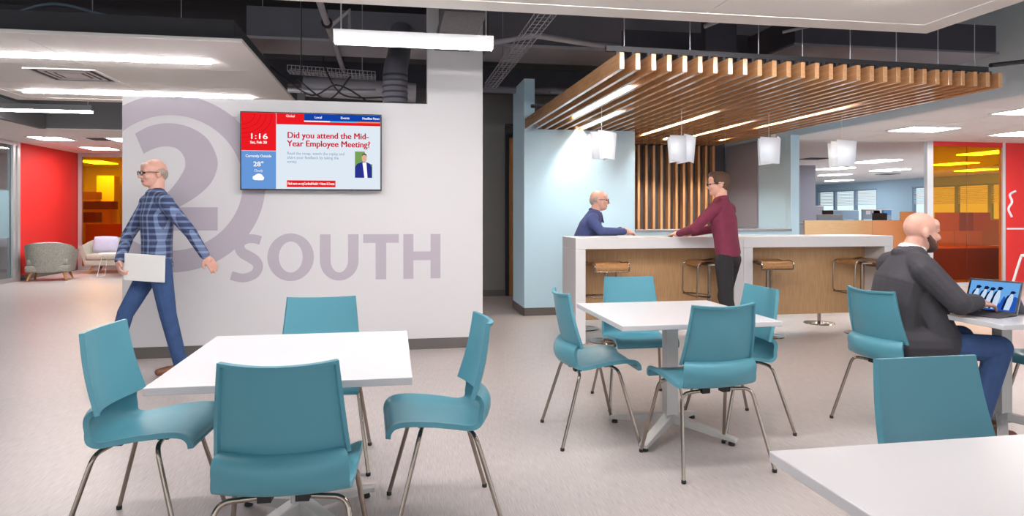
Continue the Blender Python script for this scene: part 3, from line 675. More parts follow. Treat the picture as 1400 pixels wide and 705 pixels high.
for k, p in enumerate([(1113, 217), (1214, 238), (1382, 225)]):
    q = Zp(*p, 2.77); tag(MB().box(-0.3, 0.3, -0.3, 0.3, -0.01, 0).box(-0.2, 0.2, -0.2, 0.2, -0.018, -0.01).build('air_vent', 'duct_dark', loc=(q.x, q.y, 2.775)), ['dark office ceiling vent nearest the blue wall', 'dark office ceiling vent before the blue far wall', 'dark ceiling vent behind the orange glass'][k], 'air vent')
# window wall along the far side
XWN = 22.0
ys = [PXp(px_, 290, XWN).y for px_ in (1117, 1140, 1168, 1199)]
ys2 = [PXp(px_, 290, XWN).y for px_ in (1247, 1266, 1306.5, 1352, 1392, 1450)]
wwl = MB().box(XWN, XWN + 0.2, 10.9, 36, 0, 0.9).box(XWN, XWN + 0.2, 10.9, 36, 2.42, 2.78).box(XWN, XWN + 0.2, ys2[0], ys[3], 0.9, 2.42).box(XWN, XWN + 0.2, ys[0], 36, 0.9, 2.42).box(XWN, XWN + 0.2, 10.9, ys2[-1], 0.9, 2.42)
struct(wwl.build('wall_right', 'office_blue'), 'pale blue far office wall')
wn = 1
for arr in (ys, ys2):
    for i in range(len(arr) - 1):
        b_, a_ = arr[i], arr[i + 1]
        wo = struct(empty('window_%d' % wn, (XWN + 0.08, a_, 0.9))); wn += 1
        MB().box(-0.06, 0.06, 0, 0.07, 0, 1.52).box(-0.06, 0.06, b_ - a_ - 0.07, b_ - a_, 0, 1.52).box(-0.06, 0.06, 0.07, b_ - a_ - 0.07, 0, 0.06).box(-0.06, 0.06, 0.07, b_ - a_ - 0.07, 1.46, 1.52).build('window_frame', 'blue_panel', wo)
        MB().box(-0.01, 0.01, 0.07, b_ - a_ - 0.07, 0.06, 1.46).build('pane', 'clear_glass', wo)
        for kk in range(9): MB().box(-0.045, -0.04, 0.08, b_ - a_ - 0.08, 0.78 + kk * 0.075, 0.78 + kk * 0.075 + 0.03).build('blind_slat', 'white_metal', wo)
struct(MB().box(PYp(1093, 0, 19).x, PYp(1115, 0, 19).x, 19, 19.4, 0, 2.78).build('wall_column', 'grey_fabric'), 'grey column in the office')
struct(MB().box(6.0, 22, 34, 34.2, 0, 2.78).build('wall_far', 'office_blue'))
# wood fronted workstations
wk = empty('workstation', (7.877, 12.0, 0), 0, 'low wood fronted workstation wall behind the white bar', 'workstation')
MB().box(0, 1.465, 0, 0.04, 0, 1.176).build('front_panel', 'desk_wood', wk); MB().box(1.47, 2.3, -0.01, 0.03, 0, 1.176).build('side_panel', 'tan_panel', wk)
MB().box(0, 2.3, 0.05, 0.7, 1.10, 1.13).build('worktop', 'white_metal', wk); MB().box(2.16, 2.5, 0.05, 0.09, 0, 1.35).build('raised_panel', 'desk_wood', wk)
def screenp(name, xa, xb, ya, yb, Y, m, label, cat='desk divider', group='blue desk dividers'):
    a = PYp(xa, yb, Y); b = PYp(xb, ya, Y)
    e = empty(name, ((a.x + b.x) / 2, Y, 0), 0, label, cat, group); h = (b.x - a.x) / 2
    MB().box(-h, h, 0, 0.04, a.z, b.z).build('panel', m, e); MB().box(-h, h, -0.005, 0.045, b.z, b.z + 0.02).build('cap', 'white_metal', e)
    MB().box(-h, -h + 0.04, 0, 0.04, 0, a.z).box(h - 0.04, h, 0, 0.04, 0, a.z).build('support', 'grey_plastic', e); return e
screenp('desk_divider', 1135, 1174, 288, 300, 17.0, 'blue_panel', 'blue desk divider in front of the office windows')
screenp('desk_divider', 1118, 1152, 294, 302, 15.0, 'office_blue', 'low pale desk divider nearest the grey column')
screenp('desk_divider', 1115, 1126, 282, 300, 20.0, 'grey_fabric', 'tall grey desk divider beside the grey column', group=None)
pn = screenp('desk_divider', 1179, 1219, 287, 300, 16.0, 'blue_panel', 'desk divider pinned with posters, one red and white', group=None)
def poster(xa, xb, ya, yb, m):
    a = PYp(xa, yb, 15.99); b = PYp(xb, ya, 15.99); ox = pn.location.x
    MB().box(a.x - ox, b.x - ox, -0.012, -0.001, a.z, b.z).build('poster', m, pn)
mat('poster_red', (214, 40, 58), 0.6); mat('poster_blue', (96, 150, 210), 0.6); mat('poster_white', (238, 240, 246), 0.6)
poster(1193, 1205, 286.5, 295, 'poster_white'); poster(1194, 1203, 287.5, 292, 'poster_red') ; poster(1207, 1218, 287, 294, 'poster_blue'); poster(1184, 1190, 288, 293, 'poster_white')
pn.children[4].location.y = -0.012 if len(pn.children) > 4 else 0
def monitor(px_, py_, Y, label, wd=0.5, group='office monitors'):
    q = PYp(px_, py_, Y); e = empty('monitor', (q.x, Y, 0.74), 0, label, 'monitor', group)
    MB().box(-0.12, 0.12, -0.08, 0.08, 0, 0.015).build('foot', 'black_plastic', e); MB().box(-0.02, 0.02, 0.0, 0.03, 0.015, q.z - 0.74).build('stand', 'black_plastic', e)
    MB().box(-wd / 2, wd / 2, -0.03, -0.001, q.z - 0.74 - 0.16, q.z - 0.74 + 0.16).build('screen', 'black_plastic', e)
    d = empty('desk', (q.x, Y + 0.05, 0), 0, 'white office desk under ' + label, 'desk', None)
    MB().box(-0.5, 0.5, -0.4, 0.4, 0.70, 0.735).build('desktop', 'white_metal', d)
    for sx in (-1, 1): MB().box(sx * 0.46 - 0.025, sx * 0.46 + 0.025, -0.35, 0.35, 0, 0.70).build('leg', 'grey_plastic', d)
monitor(1131, 296, 15.6, 'black monitor before the blue desk divider', 0.3); monitor(1202, 300, 15.0, 'black monitor below the red and white poster', 0.4)
# orange glass screen and red wall, right
gl = struct(empty('window_20', (9.435, 10.62, 0)))
MB().box(-0.06, 0.06, 0, 0.08, 0, 2.6).build('mullion', 'silver', gl); MB().box(1.50, 1.56, 0, 0.08, 0, 2.6).build('mullion', 'silver', gl)
MB().box(0.06, 1.50, 0, 0.08, 0, 0.07).build('bottom_rail', 'silver', gl); MB().box(0.06, 1.50, 0, 0.08, 2.52, 2.6).build('top_rail', 'red_wall', gl)
MB().box(0.06, 0.778, 0.03, 0.042, 0.07, 2.52).build('pane', 'orange_glass', gl); MB().box(0.784, 1.50, 0.03, 0.042, 0.07, 2.52).build('pane', 'orange_glass', gl)
MB().box(0.778, 0.784, 0.028, 0.044, 0.07, 2.52).build('joint', 'clear_glass', gl)
rw = struct(MB().box(10.997, 16.2, 10.62, 10.72, 0, 2.6).build('wall_red', 'red_wall'), 'red wall beside the orange glass')
MB().box(11.02, 11.6, 10.612, 10.619, 1.02, 1.05).build('painted_line', 'shirt_white', rw)
MB().tube(fillet([(11.12, 10.616, 1.25), (11.03, 10.616, 1.4), (11.14, 10.616, 1.52), (11.06, 10.616, 1.66), (11.2, 10.616, 1.72)], 0.06), 0.022, 6).build('painted_mark', 'shirt_white', rw)
# cabinets behind the orange glass, right
def block(name, x0, x1, y0, y1, parts, label, cat, group=None):
    e = empty(name, ((x0 + x1) / 2, (y0 + y1) / 2, 0), 0, label, cat, group); a, b = (x1 - x0) / 2, (y1 - y0) / 2
    for pn_, u0, u1, z0, z1, m in parts: MB().box(-a + 2 * a * u0, -a + 2 * a * u1, -b, b, z0, z1).build(pn_, m, e)
    return e
def pxr(xa, xb, Y): return PYp(xa, 0, Y).x, PYp(xb, 0, Y).x
x0, x1 = pxr(1272, 1400, 11.7)
block('low_cabinet', x0, x1, 11.7, 11.97, [('body', 0, 1, 0.05, 0.62, 'dark_brown'), ('worktop', 0, 1, 0.62, 0.66, 'tan_panel'), ('plinth', 0.01, 0.99, 0, 0.05, 'dark_brown')], 'long dark low cabinet behind the orange glass', 'cabinet')
x0, x1 = pxr(1280, 1354, 12.3)
block('desk_partition', x0, x1, 12.3, 12.35, [('upper_panel', 0, 0.42, 0.95, 1.33, 'tan_panel'), ('dark_panel', 0.42, 0.68, 0.95, 1.33, 'brown_panel'), ('upper_panel', 0.68, 1, 0.95, 1.33, 'tan_panel'), ('lower_panel', 0.02, 0.32, 0, 0.945, 'beige_panel'), ('lower_panel', 0.33, 0.85, 0, 0.945, 'beige_panel')], 'panelled desk partition behind the orange glass', 'partition')
x0, x1 = pxr(1300, 1400, 13.5)
block('desk_partition', x0, x1, 13.5, 13.55, [('panel', 0, 1, 0.0, 1.15, 'tan_panel'), ('cap', 0, 1, 1.15, 1.18, 'white_metal')], 'plain low partition farther behind the orange glass', 'partition')
q = PYp(1384, 292, 13.9); e = empty('monitor', (q.x, 13.9, 0), 0, 'dark monitor on a pole behind the orange glass', 'monitor')
MB().box(-0.25, 0.25, 0, 0.04, q.z - 0.2, q.z + 0.13).build('screen', 'black_plastic', e); MB().box(-0.02, 0.02, 0.04, 0.07, 0, q.z).build('stand', 'black_plastic', e)
# white leaning stand by the red wall
e = empty('white_stool', (10.06, 9.2, 0), 0, 'white metal stool with splayed legs before the red wall', 'stool')
MB().lathe([(0.17, 0.62), (0.18, 0.63), (0.18, 0.65), (0.17, 0.66)], 20).build('seat', 'white_metal', e, True)
for sx in (-1, 1):
    for sy in (-1, 1): MB().tube([(sx * 0.12, sy * 0.12, 0.625), (sx * 0.23, sy * 0.23, 0.0)], 0.018, 8).build('leg', 'white_metal', e, True)

# ------------------------------------------------------------------ left lounge side
XL = -7.2
struct(MB().box(XL - 0.12, XL, 14.67, 17.25, 0, 2.7).build('wall_left', 'red_wall'), 'red wall behind the lounge chairs')
struct(MB().box(XL, XL + 0.012, 14.67, 17.15, 0, 0.10).build('baseboard_left', 'baseboard'))
cl = tile_ceiling('ceiling_left', -9.0, -3.0, 12.26, 17.26, 2.7, 5, 4, lab='white tiled ceiling over the lounge')
struct(MB().box(-9.0, -5.69, 4.0, 12.255, 2.7, 2.75).build('ceiling_side', 'tile'))
struct(MB().box(-5.70, -5.60, 4.0, 12.25, 2.7, 3.0).box(-5.69, -2.6, 12.25, 12.35, 2.712, 3.95).build('trim_3', 'bulkhead'), 'grey bulkhead above the lounge')
troffer(-6.5, -5.9, 13.45, 14.1, 2.7, 'recessed ceiling light above the grey armchair, by the red wall', 'lounge ceiling lights')
troffer(-5.2, -4.5, 13.45, 14.1, 2.7, 'recessed ceiling light partly hidden by the feature wall', 'lounge ceiling lights')
troffer(-6.45, -5.85, 15.4, 16.1, 2.7, 'recessed ceiling light before the orange glass of the lounge', 'lounge ceiling lights')
tag(MB().box(-5.55, -5.05, 13.6, 14.0, -0.01, 0.0).build('air_vent', 'duct_dark', loc=(0, 0, 2.7)), 'dark ceiling vent between the lounge ceiling lights', 'air vent')
e = empty('linear_pendant', (-5.0, 10.6, 2.76), 0, 'long linear lamp hanging before the grey bulkhead', 'linear lamp')
MB().box(-0.58, 0.76, -0.05, 0.05, 0.02, 0.10).build('housing', 'silver', e); MB().box(-0.57, 0.75, -0.045, 0.045, -0.005, 0.02).build('diffuser', 'troffer', e)
MB().tube([(0.7, 0, 0.1), (0.7, 0, 1.18)], 0.006, 6).build('hanger_rod', 'white_metal', e); MB().tube([(-0.5, 0, 0.1), (-0.5, 0, 1.18)], 0.006, 6).build('hanger_rod', 'white_metal', e)
# orange glass of the lounge
gl = struct(empty('window_21', (XL + 0.03, 17.15, 0)))
MB().box(0, 0.08, 0, 0.08, 0, 2.7).build('mullion', 'silver', gl); MB().box(4.0, 4.08, 0, 0.08, 0, 2.7).build('mullion', 'silver', gl)
MB().box(0.08, 4.0, 0, 0.08, 2.62, 2.7).build('top_rail', 'silver', gl); MB().box(0.08, 4.0, 0, 0.08, 0, 0.08).build('bottom_rail', 'silver', gl)
MB().box(0.08, 2.0, 0.03, 0.042, 0.08, 2.62).build('pane', 'orange_glass', gl); MB().box(2.005, 4.0, 0.03, 0.042, 0.08, 2.62).build('pane', 'orange_glass', gl)
struct(MB().box(-9, -1, 22, 22.2, 0, 2.7).build('wall_lounge', 'white_wall')); struct(MB().box(-9, -1, 17.27, 22.2, 2.7, 2.75).build('ceiling_lounge', 'tile'))
struct(MB().box(-9.1, -9.0, 17.27, 22.2, 0, 2.7).build('wall_room', 'white_wall'))
def pz(ya, yb, Y, x=140): return PYp(x, yb, Y).z, PYp(x, ya, Y).z
def lblock(name, xa, xb, ya, yb, Y, m, part, label, cat, base=True, dep=0.4):
    a, b = pxr(xa, xb, Y); z0, z1 = pz(ya, yb, Y); e = empty(name, ((a + b) / 2, Y, 0), 0, label, cat); h = (b - a) / 2
    MB().box(-h, h, 0, dep, z0, z1).build(part, m, e)
    if base: MB().box(-h + 0.03, h - 0.03, 0.03, dep, 0, z0).build('base', 'tan_panel', e)
lblock('low_cabinet', 117, 166, 306, 348, 18.0, 'brown_panel', 'front', 'plain brown low cabinet behind the lounge glass', 'cabinet')
lblock('shelf_unit', 112, 153, 275, 286, 19.5, 'dark_brown', 'shelf', 'dark long shelf panel behind the lounge glass', 'shelf')
lblock('storage_box', 112, 130, 290, 304, 18.6, 'dark_brown', 'box_body', 'small dark box unit below the long shelf', 'storage box')
lblock('wall_cabinet', 112, 131, 262, 272, 20.5, 'dark_brown', 'box_body', 'dark upper cabinet behind the lounge glass', 'cabinet')
lblock('tall_panel', 132, 156, 240, 310, 21.0, 'beige_panel', 'panel', 'tall pale panel behind the lounge glass', 'partition')
for k, (xa, y_) in enumerate(((133, 222), (120, 250))):
    q = Zp(xa, 222 if k == 0 else 246, 2.69); tag(MB().box(-0.3, 0.3, -0.6, 0.6, -0.012, 0).build('ceiling_light', 'office_lamp', loc=(q.x, min(q.y, 21.3), 2.699)), ['ceiling light seen high behind the lounge glass', 'ceiling light seen lower behind the lounge glass'][k], 'ceiling light', 'ceiling lights behind the lounge glass')
# clear glazed front, far left
gf = struct(empty('window_22', (XL, 14.66, 0)))
MB().box(-0.05, 0.05, -0.10, 0, 0, 2.7).build('mullion', 'silver', gf); MB().box(-0.05, 0.05, -0.25, -0.17, 0.08, 2.62).build('mullion', 'silver', gf); MB().box(-0.05, 0.05, -12.5, -0.10, 2.62, 2.7).build('top_rail', 'silver', gf); MB().box(-0.05, 0.05, -12.5, -0.10, 0, 0.08).build('bottom_rail', 'silver', gf)
for k in range(6):
    MB().box(-0.01, 0.01, -2.24 - 2.04 * k, -0.25 - 2.04 * k, 0.08, 2.62).build('pane', 'clear_glass', gf)
    MB().box(-0.04, 0.04, -2.29 - 2.04 * k, -2.24 - 2.04 * k, 0.08, 2.62).build('mullion', 'silver', gf)
mat('frost', (214, 226, 232), 0.5)
MB().box(-0.016, -0.011, -1.0, -0.27, 0.85, 1.75).build('frosted_band', 'frost', gf)
struct(MB().box(-12.5, -12.4, 1, 18, 0, 2.7).build('wall_meeting', 'office_blue'))
struct(MB().box(-12.4, -9.0, 4, 18, 2.7, 2.75).build('ceiling_meeting', 'tile'))
e = empty('meeting_table', (-9.3, 14.0, 0), 0, 'dark meeting table behind the clear glazed front', 'table')
MB().box(-0.6, 0.6, -1.2, 1.2, 0.70, 0.74).build('tabletop', 'dark_brown', e); MB().box(-0.3, 0.3, -0.8, 0.8, 0, 0.70).build('base', 'grey_fabric', e)

# lounge seating
def tub(name, wd, dp, h, loc, rz, m, label, cat):
    e = empty(name, loc, rz, label, cat); zs = 0.17
    # curved wrap-around back: U plan swept
    a, b = wd / 2, dp / 2; plan = []
    for t in np.linspace(-1, 1, 41):
        ang = t * PI * 0.5
        n_ = 2.6; cs, sn = math.cos(ang), math.sin(ang)
        plan.append((a * math.copysign(abs(sn) ** (2 / n_), sn), -b * abs(cs) ** (2 / n_) + 0.05))
    plan = [(plan[0][0], b * 0.75)] + plan + [(plan[-1][0], b * 0.75)]
    def P(u, v):
        t = u * (len(plan) - 1); p = catmull([(x, y, 0) for x, y in plan], max(0, min(len(plan) - 1, t)))
        k = 0.86 + 0.14 * v; topz = h - 0.16 * min(1, abs(u - 0.5) * 2) ** 2.5
        return (p.x * k, p.y * k, zs + (topz - zs) * v)
    shell(P, list(np.linspace(0, 1, 44)), [0, 0.15, 0.4, 0.7, 0.9, 1.0], lambda u, v: -0.09).build('backrest', m, e, True)
    MB().box(-a * 0.84, a * 0.84, -b * 0.72, b * 0.82, zs, 0.30).build('seat_base', m, e, True, bevel=0.03, bseg=3)
    MB().box(-a * 0.80, a * 0.80, -b * 0.66, b * 0.86, 0.30, 0.43).build('seat_cushion', m, e, True, bevel=0.045, bseg=4)
    for sx in (-1, 1):
        for sy in (-1, 1): MB().tube([(sx * a * 0.62, sy * b * 0.55, zs + 0.01), (sx * a * 0.76, sy * b * 0.70, 0)], [0.028, 0.016], 10).build('leg', 'leg_wood', e, True)
    return e
tub('tub_armchair', 0.86, 0.80, 0.74, (-6.66, 14.75, 0), math.radians(12), 'tweed', 'grey tweed tub armchair against the red wall', 'armchair')
tub('tub_sofa', 1.5, 0.82, 0.76, (-5.95, 16.35, 0), math.radians(180), 'light_tweed', 'pale tweed two seat sofa before the orange glass', 'sofa')
def cushion(name, sx, sz, loc, rx, rz, m, label):
    def P(u, v): return (u * sx * (1 - 0.06 * v * v), 0, v * sz * (1 - 0.06 * u * u))
    mb = MB(); n = 13; us = np.linspace(-1, 1, n); V = []; Fc = []
    for s_ in (1, -1):
        for u in us:
            for v in us:
                t = 0.07 * max(0, (1 - u ** 4) * (1 - v ** 4)) ** 0.6; p = P(u, v); V.append((p[0], s_ * t, p[2]))
    for s_ in (0, 1):
        for i in range(n - 1):
            for j in range(n - 1):
                a = s_ * n * n + i * n + j; Fc.append((a, a + 1, a + n + 1, a + n) if s_ == 0 else (a, a + n, a + n + 1, a + 1))
    o = mb.add(V, Fc).build(name, m, None, True, loc=loc, rz=rz); o.rotation_euler.x = rx
    return tag(o, label, 'cushion')
cushion('cushion', 0.27, 0.19, (-6.25, 16.28, 0.62), math.radians(12), math.radians(172), 'lilac', 'lilac cushion propped on the pale sofa')
cushion('cushion', 0.2, 0.16, (-6.62, 14.56, 0.60), math.radians(-20), math.radians(12), 'lilac', 'lilac cushion peeping over the back of the grey armchair')
e = empty('side_table', (-5.72, 15.35, 0), 0, 'small white wire legged side table before the sofa', 'side table')
MB().lathe([(0.28, 0.47), (0.29, 0.475), (0.29, 0.485), (0.28, 0.49)], 28).build('tabletop', 'white_metal', e, True)
for sx in (-1, 1):
    MB().tube(fillet([(sx * 0.18, -0.12, 0.47), (sx * 0.26, -0.2, 0.0), (sx * 0.26, 0.2, 0.0), (sx * 0.18, 0.12, 0.47)], 0.03), 0.008, 8).build('leg', 'white_metal', e, True)

# ================================================================== TABLES
def table(x0, x1, y0, y1, label, rot=45):
    e = empty('cafe_table', ((x0 + x1) / 2, (y0 + y1) / 2, 0), 0, label, 'table', 'square white cafe tables'); a, b = (x1 - x0) / 2, (y1 - y0) / 2
    t = MB().box(-a, a, -b, b, 0.707, 0.735).build('tabletop', 'table_white', e, bevel=0.003)
    MB().box(-0.037, 0.037, -0.037, 0.037, 0.06, 0.70).build('column', 'table_metal', e, bevel=0.004)
    MB().box(-0.22, 0.22, -0.03, 0.03, 0.693, 0.706).box(-0.03, 0.03, -0.22, 0.22, 0.693, 0.7065).build('top_bracket', 'table_metal', e)
    for k in range(4):
        ang = math.radians(rot + 90 * k); c, s = math.cos(ang), math.sin(ang)
        def R(p): return (p[0] * c - p[1] * s, p[0] * s + p[1] * c, p[2])
        L = 0.40; w0, w1 = 0.030, 0.026
        V = [(0.0, -w0, 0.075), (0.0, w0, 0.075), (L, w1, 0.022), (L, -w1, 0.022), (0.0, -w0, 0.13), (0.0, w0, 0.13), (L, w1, 0.040), (L, -w1, 0.040)]
        ft = MB().add([R(v) for v in V], [(0, 3, 2, 1), (4, 5, 6, 7), (0, 1, 5, 4), (1, 2, 6, 5), (2, 3, 7, 6), (3, 0, 4, 7)]).build('foot_arm', 'table_metal', e, bevel=0.003)
        p = R((L - 0.03, 0, 0)); MB().lathe([(0.018, 0), (0.02, 0.004), (0.014, 0.024)], 12, (p[0], p[1], 0)).build('glide', 'rubber', ft)
    return e
table(-0.842, 0.070, 2.494, 3.484, 'square white table with four teal chairs before the feature wall')
table(1.190, 2.110, 3.417, 4.330, 'square white table with four teal chairs before the bar')
table(0.932, 1.846, 0.65, 1.570, 'square white table with one teal chair, standing apart from the bar')
table(3.20, 4.12, 3.10, 4.02, 'square white table carrying the laptop')

# ================================================================== CHAIRS
def make_chair():
    r = empty('shell_chair', (0, 0, 0)); r['category'] = 'chair'; r['label'] = ''
    seat = [(0.232, 0.418), (0.228, 0.440), (0.205, 0.455), (0.15, 0.456), (0.07, 0.446), (-0.01, 0.436), (-0.08, 0.428), (-0.140, 0.430), (-0.188, 0.452), (-0.210, 0.495), (-0.204, 0.538), (-0.180, 0.564), (-0.152, 0.572)]
    hw = [0.212, 0.218, 0.222, 0.225, 0.226, 0.224, 0.221, 0.218, 0.216, 0.215, 0.213, 0.205, 0.190]
    n = len(seat)
    def wid(u): p = catmull([(v, 0, 0) for v in hw], max(0, min(n - 1, u))); return p.x
    def P(u, v):
        p = catmull([(a, b, 0) for a, b in seat], u); k = u / (n - 1)
        fwd = 0.066 * max(0, min(1, (k - 0.45) / 0.3)) * (1 - 0.55 * max(0, (k - 0.75) / 0.25)) * v * v          # the rear roll wraps forwards at its sides
        up = (0.014 * (1 - abs(k - 0.35) / 0.35) if k < 0.7 else 0.0) * v * v
        pinch = 0.0
        return (v * (wid(u) - pinch), p.x + fwd, p.y + max(0, up))
    us = list(np.linspace(0, n - 1, 44)); vs = [-1, -0.985, -0.95, -0.8, -0.6, -0.4, -0.2, 0, 0.2, 0.4, 0.6, 0.8, 0.95, 0.985, 1]
    def th(u, v):
        edge = max(abs(v), 1 - min(u, n - 1 - u) * 3 if min(u, n - 1 - u) < 0.3 else 0)
        return 0.021 if edge > 0.94 else 0.010
    shell(P, us, vs, th).build('seat', 'teal', r, True)
    zb, zt = 0.558, 0.858
    def B(u, v):
        z = zb + (zt - zb) * u; w_ = 0.207 - 0.029 * u
        y = -0.146 - 0.056 * u - 0.010 * math.sin(u * PI) + (0.055 - 0.015 * u) * v * v
        z = z + 0.010 * v * v * u - 0.012 * (1 - u) * (1 - v * v)
        return (v * w_, y, z)
    us = [0, 0.02, 0.05, 0.06, 0.15, 0.3, 0.45, 0.6, 0.75, 0.88, 0.955, 0.965, 0.985, 1]
    vs = [-1, -0.985, -0.94, -0.925, -0.75, -0.5, -0.25, 0, 0.25, 0.5, 0.75, 0.925, 0.94, 0.985, 1]
    # v reversed so that the surface normal points to the front of the chair
    shell(lambda u, v: B(u, -v), us, vs, lambda u, v: 0.019 if (abs(v) > 0.935 or u > 0.96) else 0.008).build('backrest', 'teal', r, True)
    for sx in (-1, 1):
        for y0, y1, yf in ((0.09, 0.115, 0.225), (-0.09, -0.115, -0.232)):
            z0 = 0.428 if y0 > 0 else 0.409
            path = fillet([(sx * 0.06, y0, z0), (sx * 0.205, y1, z0 - 0.002), (sx * 0.262, yf, 0.012)], 0.045, 7)
            lg = MB().tube(path, 0.0095, 10).build('leg', 'chrome', r, True)
            MB().lathe([(0.010, 0), (0.012, 0.002), (0.012, 0.016), (0.010, 0.018)], 10, (sx * 0.262, yf, 0)).build('foot_cap', 'rubber', lg, True)
            MB().box(sx * 0.06 - 0.022, sx * 0.06 + 0.022, y0 - 0.022, y0 + 0.022, z0 - 0.012, z0 + 0.013).build('mounting_block', 'rubber', lg)
    register(r); return r
ch = make_chair()
G1, G2 = 'teal chairs at the table before the feature wall', 'teal chairs at the table before the bar'
for k, (x, y, deg, lb, gp_) in enumerate([   # deg: 0 faces +Y
        (-0.345, 2.40, -3, 'teal shell chair with its back to the screen wall table, facing the feature wall', G1),
        (-0.39, 3.73, 181, 'teal shell chair tucked between the table and the feature wall', G1),
        (-1.00, 3.03, -94, 'teal shell chair set beside the table on the walking man\'s side', G1),
        (0.215, 3.00, 92, 'teal shell chair drawn out beside the table, opposite the walking man', G1),
        (1.645, 3.40, 6, 'teal shell chair at the middle table with its back away from the bar', G2),
        (1.70, 4.58, 178, 'teal shell chair between the middle table and the white bar', G2),
        (1.165, 3.95, -90, 'teal shell chair at the middle table, beside the end of the bar', G2),
        (2.125, 3.955, 92, 'teal shell chair at the middle table, next to the man in the jacket', G2),
        (3.06, 3.74, -84, 'teal shell chair the man in the dark jacket sits on', None),
        (1.70, 1.76, 180, 'teal shell chair facing the lone white table', None),
        (3.98, 3.42, 96, 'teal shell chair across the laptop table from the man in the jacket', None)]):
    o = place(ch, (x, y, 0), math.radians(deg), lb, k == 0)
    if gp_: o['group'] = gp_
    elif 'group' in o: del o['group']

# ================================================================== WALL SCREEN
tv = empty('wall_screen', (-0.7475, YW - 0.001, 1.54), 0, 'wide wall mounted information screen on the feature wall', 'screen')
TW, TH, TD = 1.279, 0.725, 0.105
MB().box(-TW / 2, TW / 2, -TD, -0.06, 0, TH).build('casing', 'black_plastic', tv, bevel=0.004)
MB().box(-0.3, 0.3, -0.06, 0.0, 0.15, 0.55).build('wall_mount', 'black_metal', tv)
bz = 0.012; SWd, SHt = TW - 2 * bz, TH - 2 * bz
EM = lambda n, c, s=1.0: emis('tv_' + n, c, s)
EM('bg', (224, 234, 244)); EM('red', (236, 28, 36)); EM('dred', (206, 18, 46)); EM('blue', (18, 66, 168)); EM('lblue', (104, 152, 216)); EM('white', (255, 255, 255)); EM('cyan', (90, 190, 236)); EM('orange', (240, 150, 70)); EM('grey', (140, 166, 196)); EM('green', (120, 160, 90)); EM('skin', (226, 176, 152)); EM('suit', (44, 52, 140)); EM('hair', (96, 84, 80)); EM('lines', (206, 20, 30))
def tp(u, v, k=1): return (-SWd / 2 + bz * 0 + u * SWd, -TD - 0.0006 * k, bz + (1 - v) * SHt)
def trect(name, u0, u1, v0, v1, m, k=1):
    return MB().add([tp(u0, v1, k), tp(u1, v1, k), tp(u1, v0, k), tp(u0, v0, k)], [(0, 1, 2, 3)]).build(name, 'tv_' + m, tv)
def tpoly(name, pts, m, k=3): return MB().add([tp(u, v, k) for u, v in pts], [tuple(range(len(pts)))]).build(name, 'tv_' + m, tv)
def ttext(body, u, v, size, m, width=None, bold=0.0, k=3, align='LEFT'):
    me = text_mesh(body, size * SHt, None if width is None else width * SWd, bold * SHt, align)
    x, y, z = tp(u, v, k)
    for q_ in me.vertices: q_.co = (x + q_.co.x, y, z + q_.co.y)
    return link_mesh('screen_text', me, 'tv_' + m, tv)
trect('screen_background', 0, 1, 0, 1, 'bg', 1)
trect('screen_panel', 0, .243, 0, .497, 'red', 2); trect('screen_panel', 0, .243, .503, 1, 'lblue', 2)
trect('screen_tab', .246, .443, 0, .145, 'red', 2); trect('screen_tab', .443, 1, 0, .088, 'blue', 2); trect('screen_strip', .443, 1, .105, .145, 'red', 2)
trect('screen_strip', .443, .63, .088, .105, 'white', 2); trect('screen_strip', .63, .83, .088, .105, 'cyan', 2); trect('screen_strip', .83, 1, .088, .105, 'orange', 2)
for k in range(4):
    m = MB(); pts = arc(0, 0, 1, 1, 0, 90, 14)
    for i in range(14):
        r0 = .10 + .045 * k; r1 = r0 + 0.006; a, b = pts[i], pts[i + 1]
        m.add([tp(a[0] * r0 * .9, .02 + a[1] * r0 * 1.3, 3), tp(b[0] * r0 * .9, .02 + b[1] * r0 * 1.3, 3), tp(b[0] * r1 * .9, .02 + b[1] * r1 * 1.3, 3), tp(a[0] * r1 * .9, .02 + a[1] * r1 * 1.3, 3)], [(0, 1, 2, 3)])
    m.build('screen_arc', 'tv_lines', tv)
ttext('1:16', .12, .345, .105, 'white', .115, .002, align='CENTER'); ttext('Sat, Feb 20', .12, .405, .05, 'white', .115, .002, align='CENTER')
ttext('Currently Outside', .12, .585, .05, 'white', .18, .001, align='CENTER'); ttext('28°', .12, .705, .09, 'white', .07, .002, align='CENTER'); ttext('Cloudy', .12, .775, .045, 'white', .06, .0, align='CENTER')
cm_ = MB()
for cu, cv, rr in ((.10, .855, .022), (.122, .845, .03), (.14, .86, .02)):
    ring = [tp(cu + rr * math.cos(t), cv + rr * 1.5 * math.sin(t), 3) for t in np.linspace(0, 2 * PI, 16, endpoint=False)]
    cm_.add(ring, [tuple(range(15, -1, -1))])
cm_.build('weather_symbol', 'tv_white', tv)
ttext('Global', .345, .048, .045, 'white', .06, .0005, align='CENTER'); ttext('Local', .545, .058, .045, 'white', .05, .001, align='CENTER'); ttext('Events', .74, .058, .045, 'white', .062, .001, align='CENTER'); ttext('Headline News', .93, .058, .045, 'white', .125, .001, align='CENTER')
ttext('Did you attend the Mid-', .322, .325, .115, 'dred', .585, .0035); ttext('Year Employee Meeting?', .322, .435, .115, 'dred', .60, .0035)
ttext('Read the recap, watch the replay and', .322, .545, .055, 'grey', .41, .0005); ttext('share your feedback by taking the', .322, .60, .055, 'grey', .37, .0005); ttext('survey.', .322, .655, .055, 'grey', .07, .0005)
trect('screen_button', .32, .67, .885, .975, 'red', 2); ttext('Find more on myCardinalHealth > News & Events', .495, .945, .05, 'white', .335, .001, align='CENTER')
trect('portrait_background', .812, .94, .49, .845, 'green', 2); trect('portrait_background', .885, .94, .49, .66, 'bg', 3)
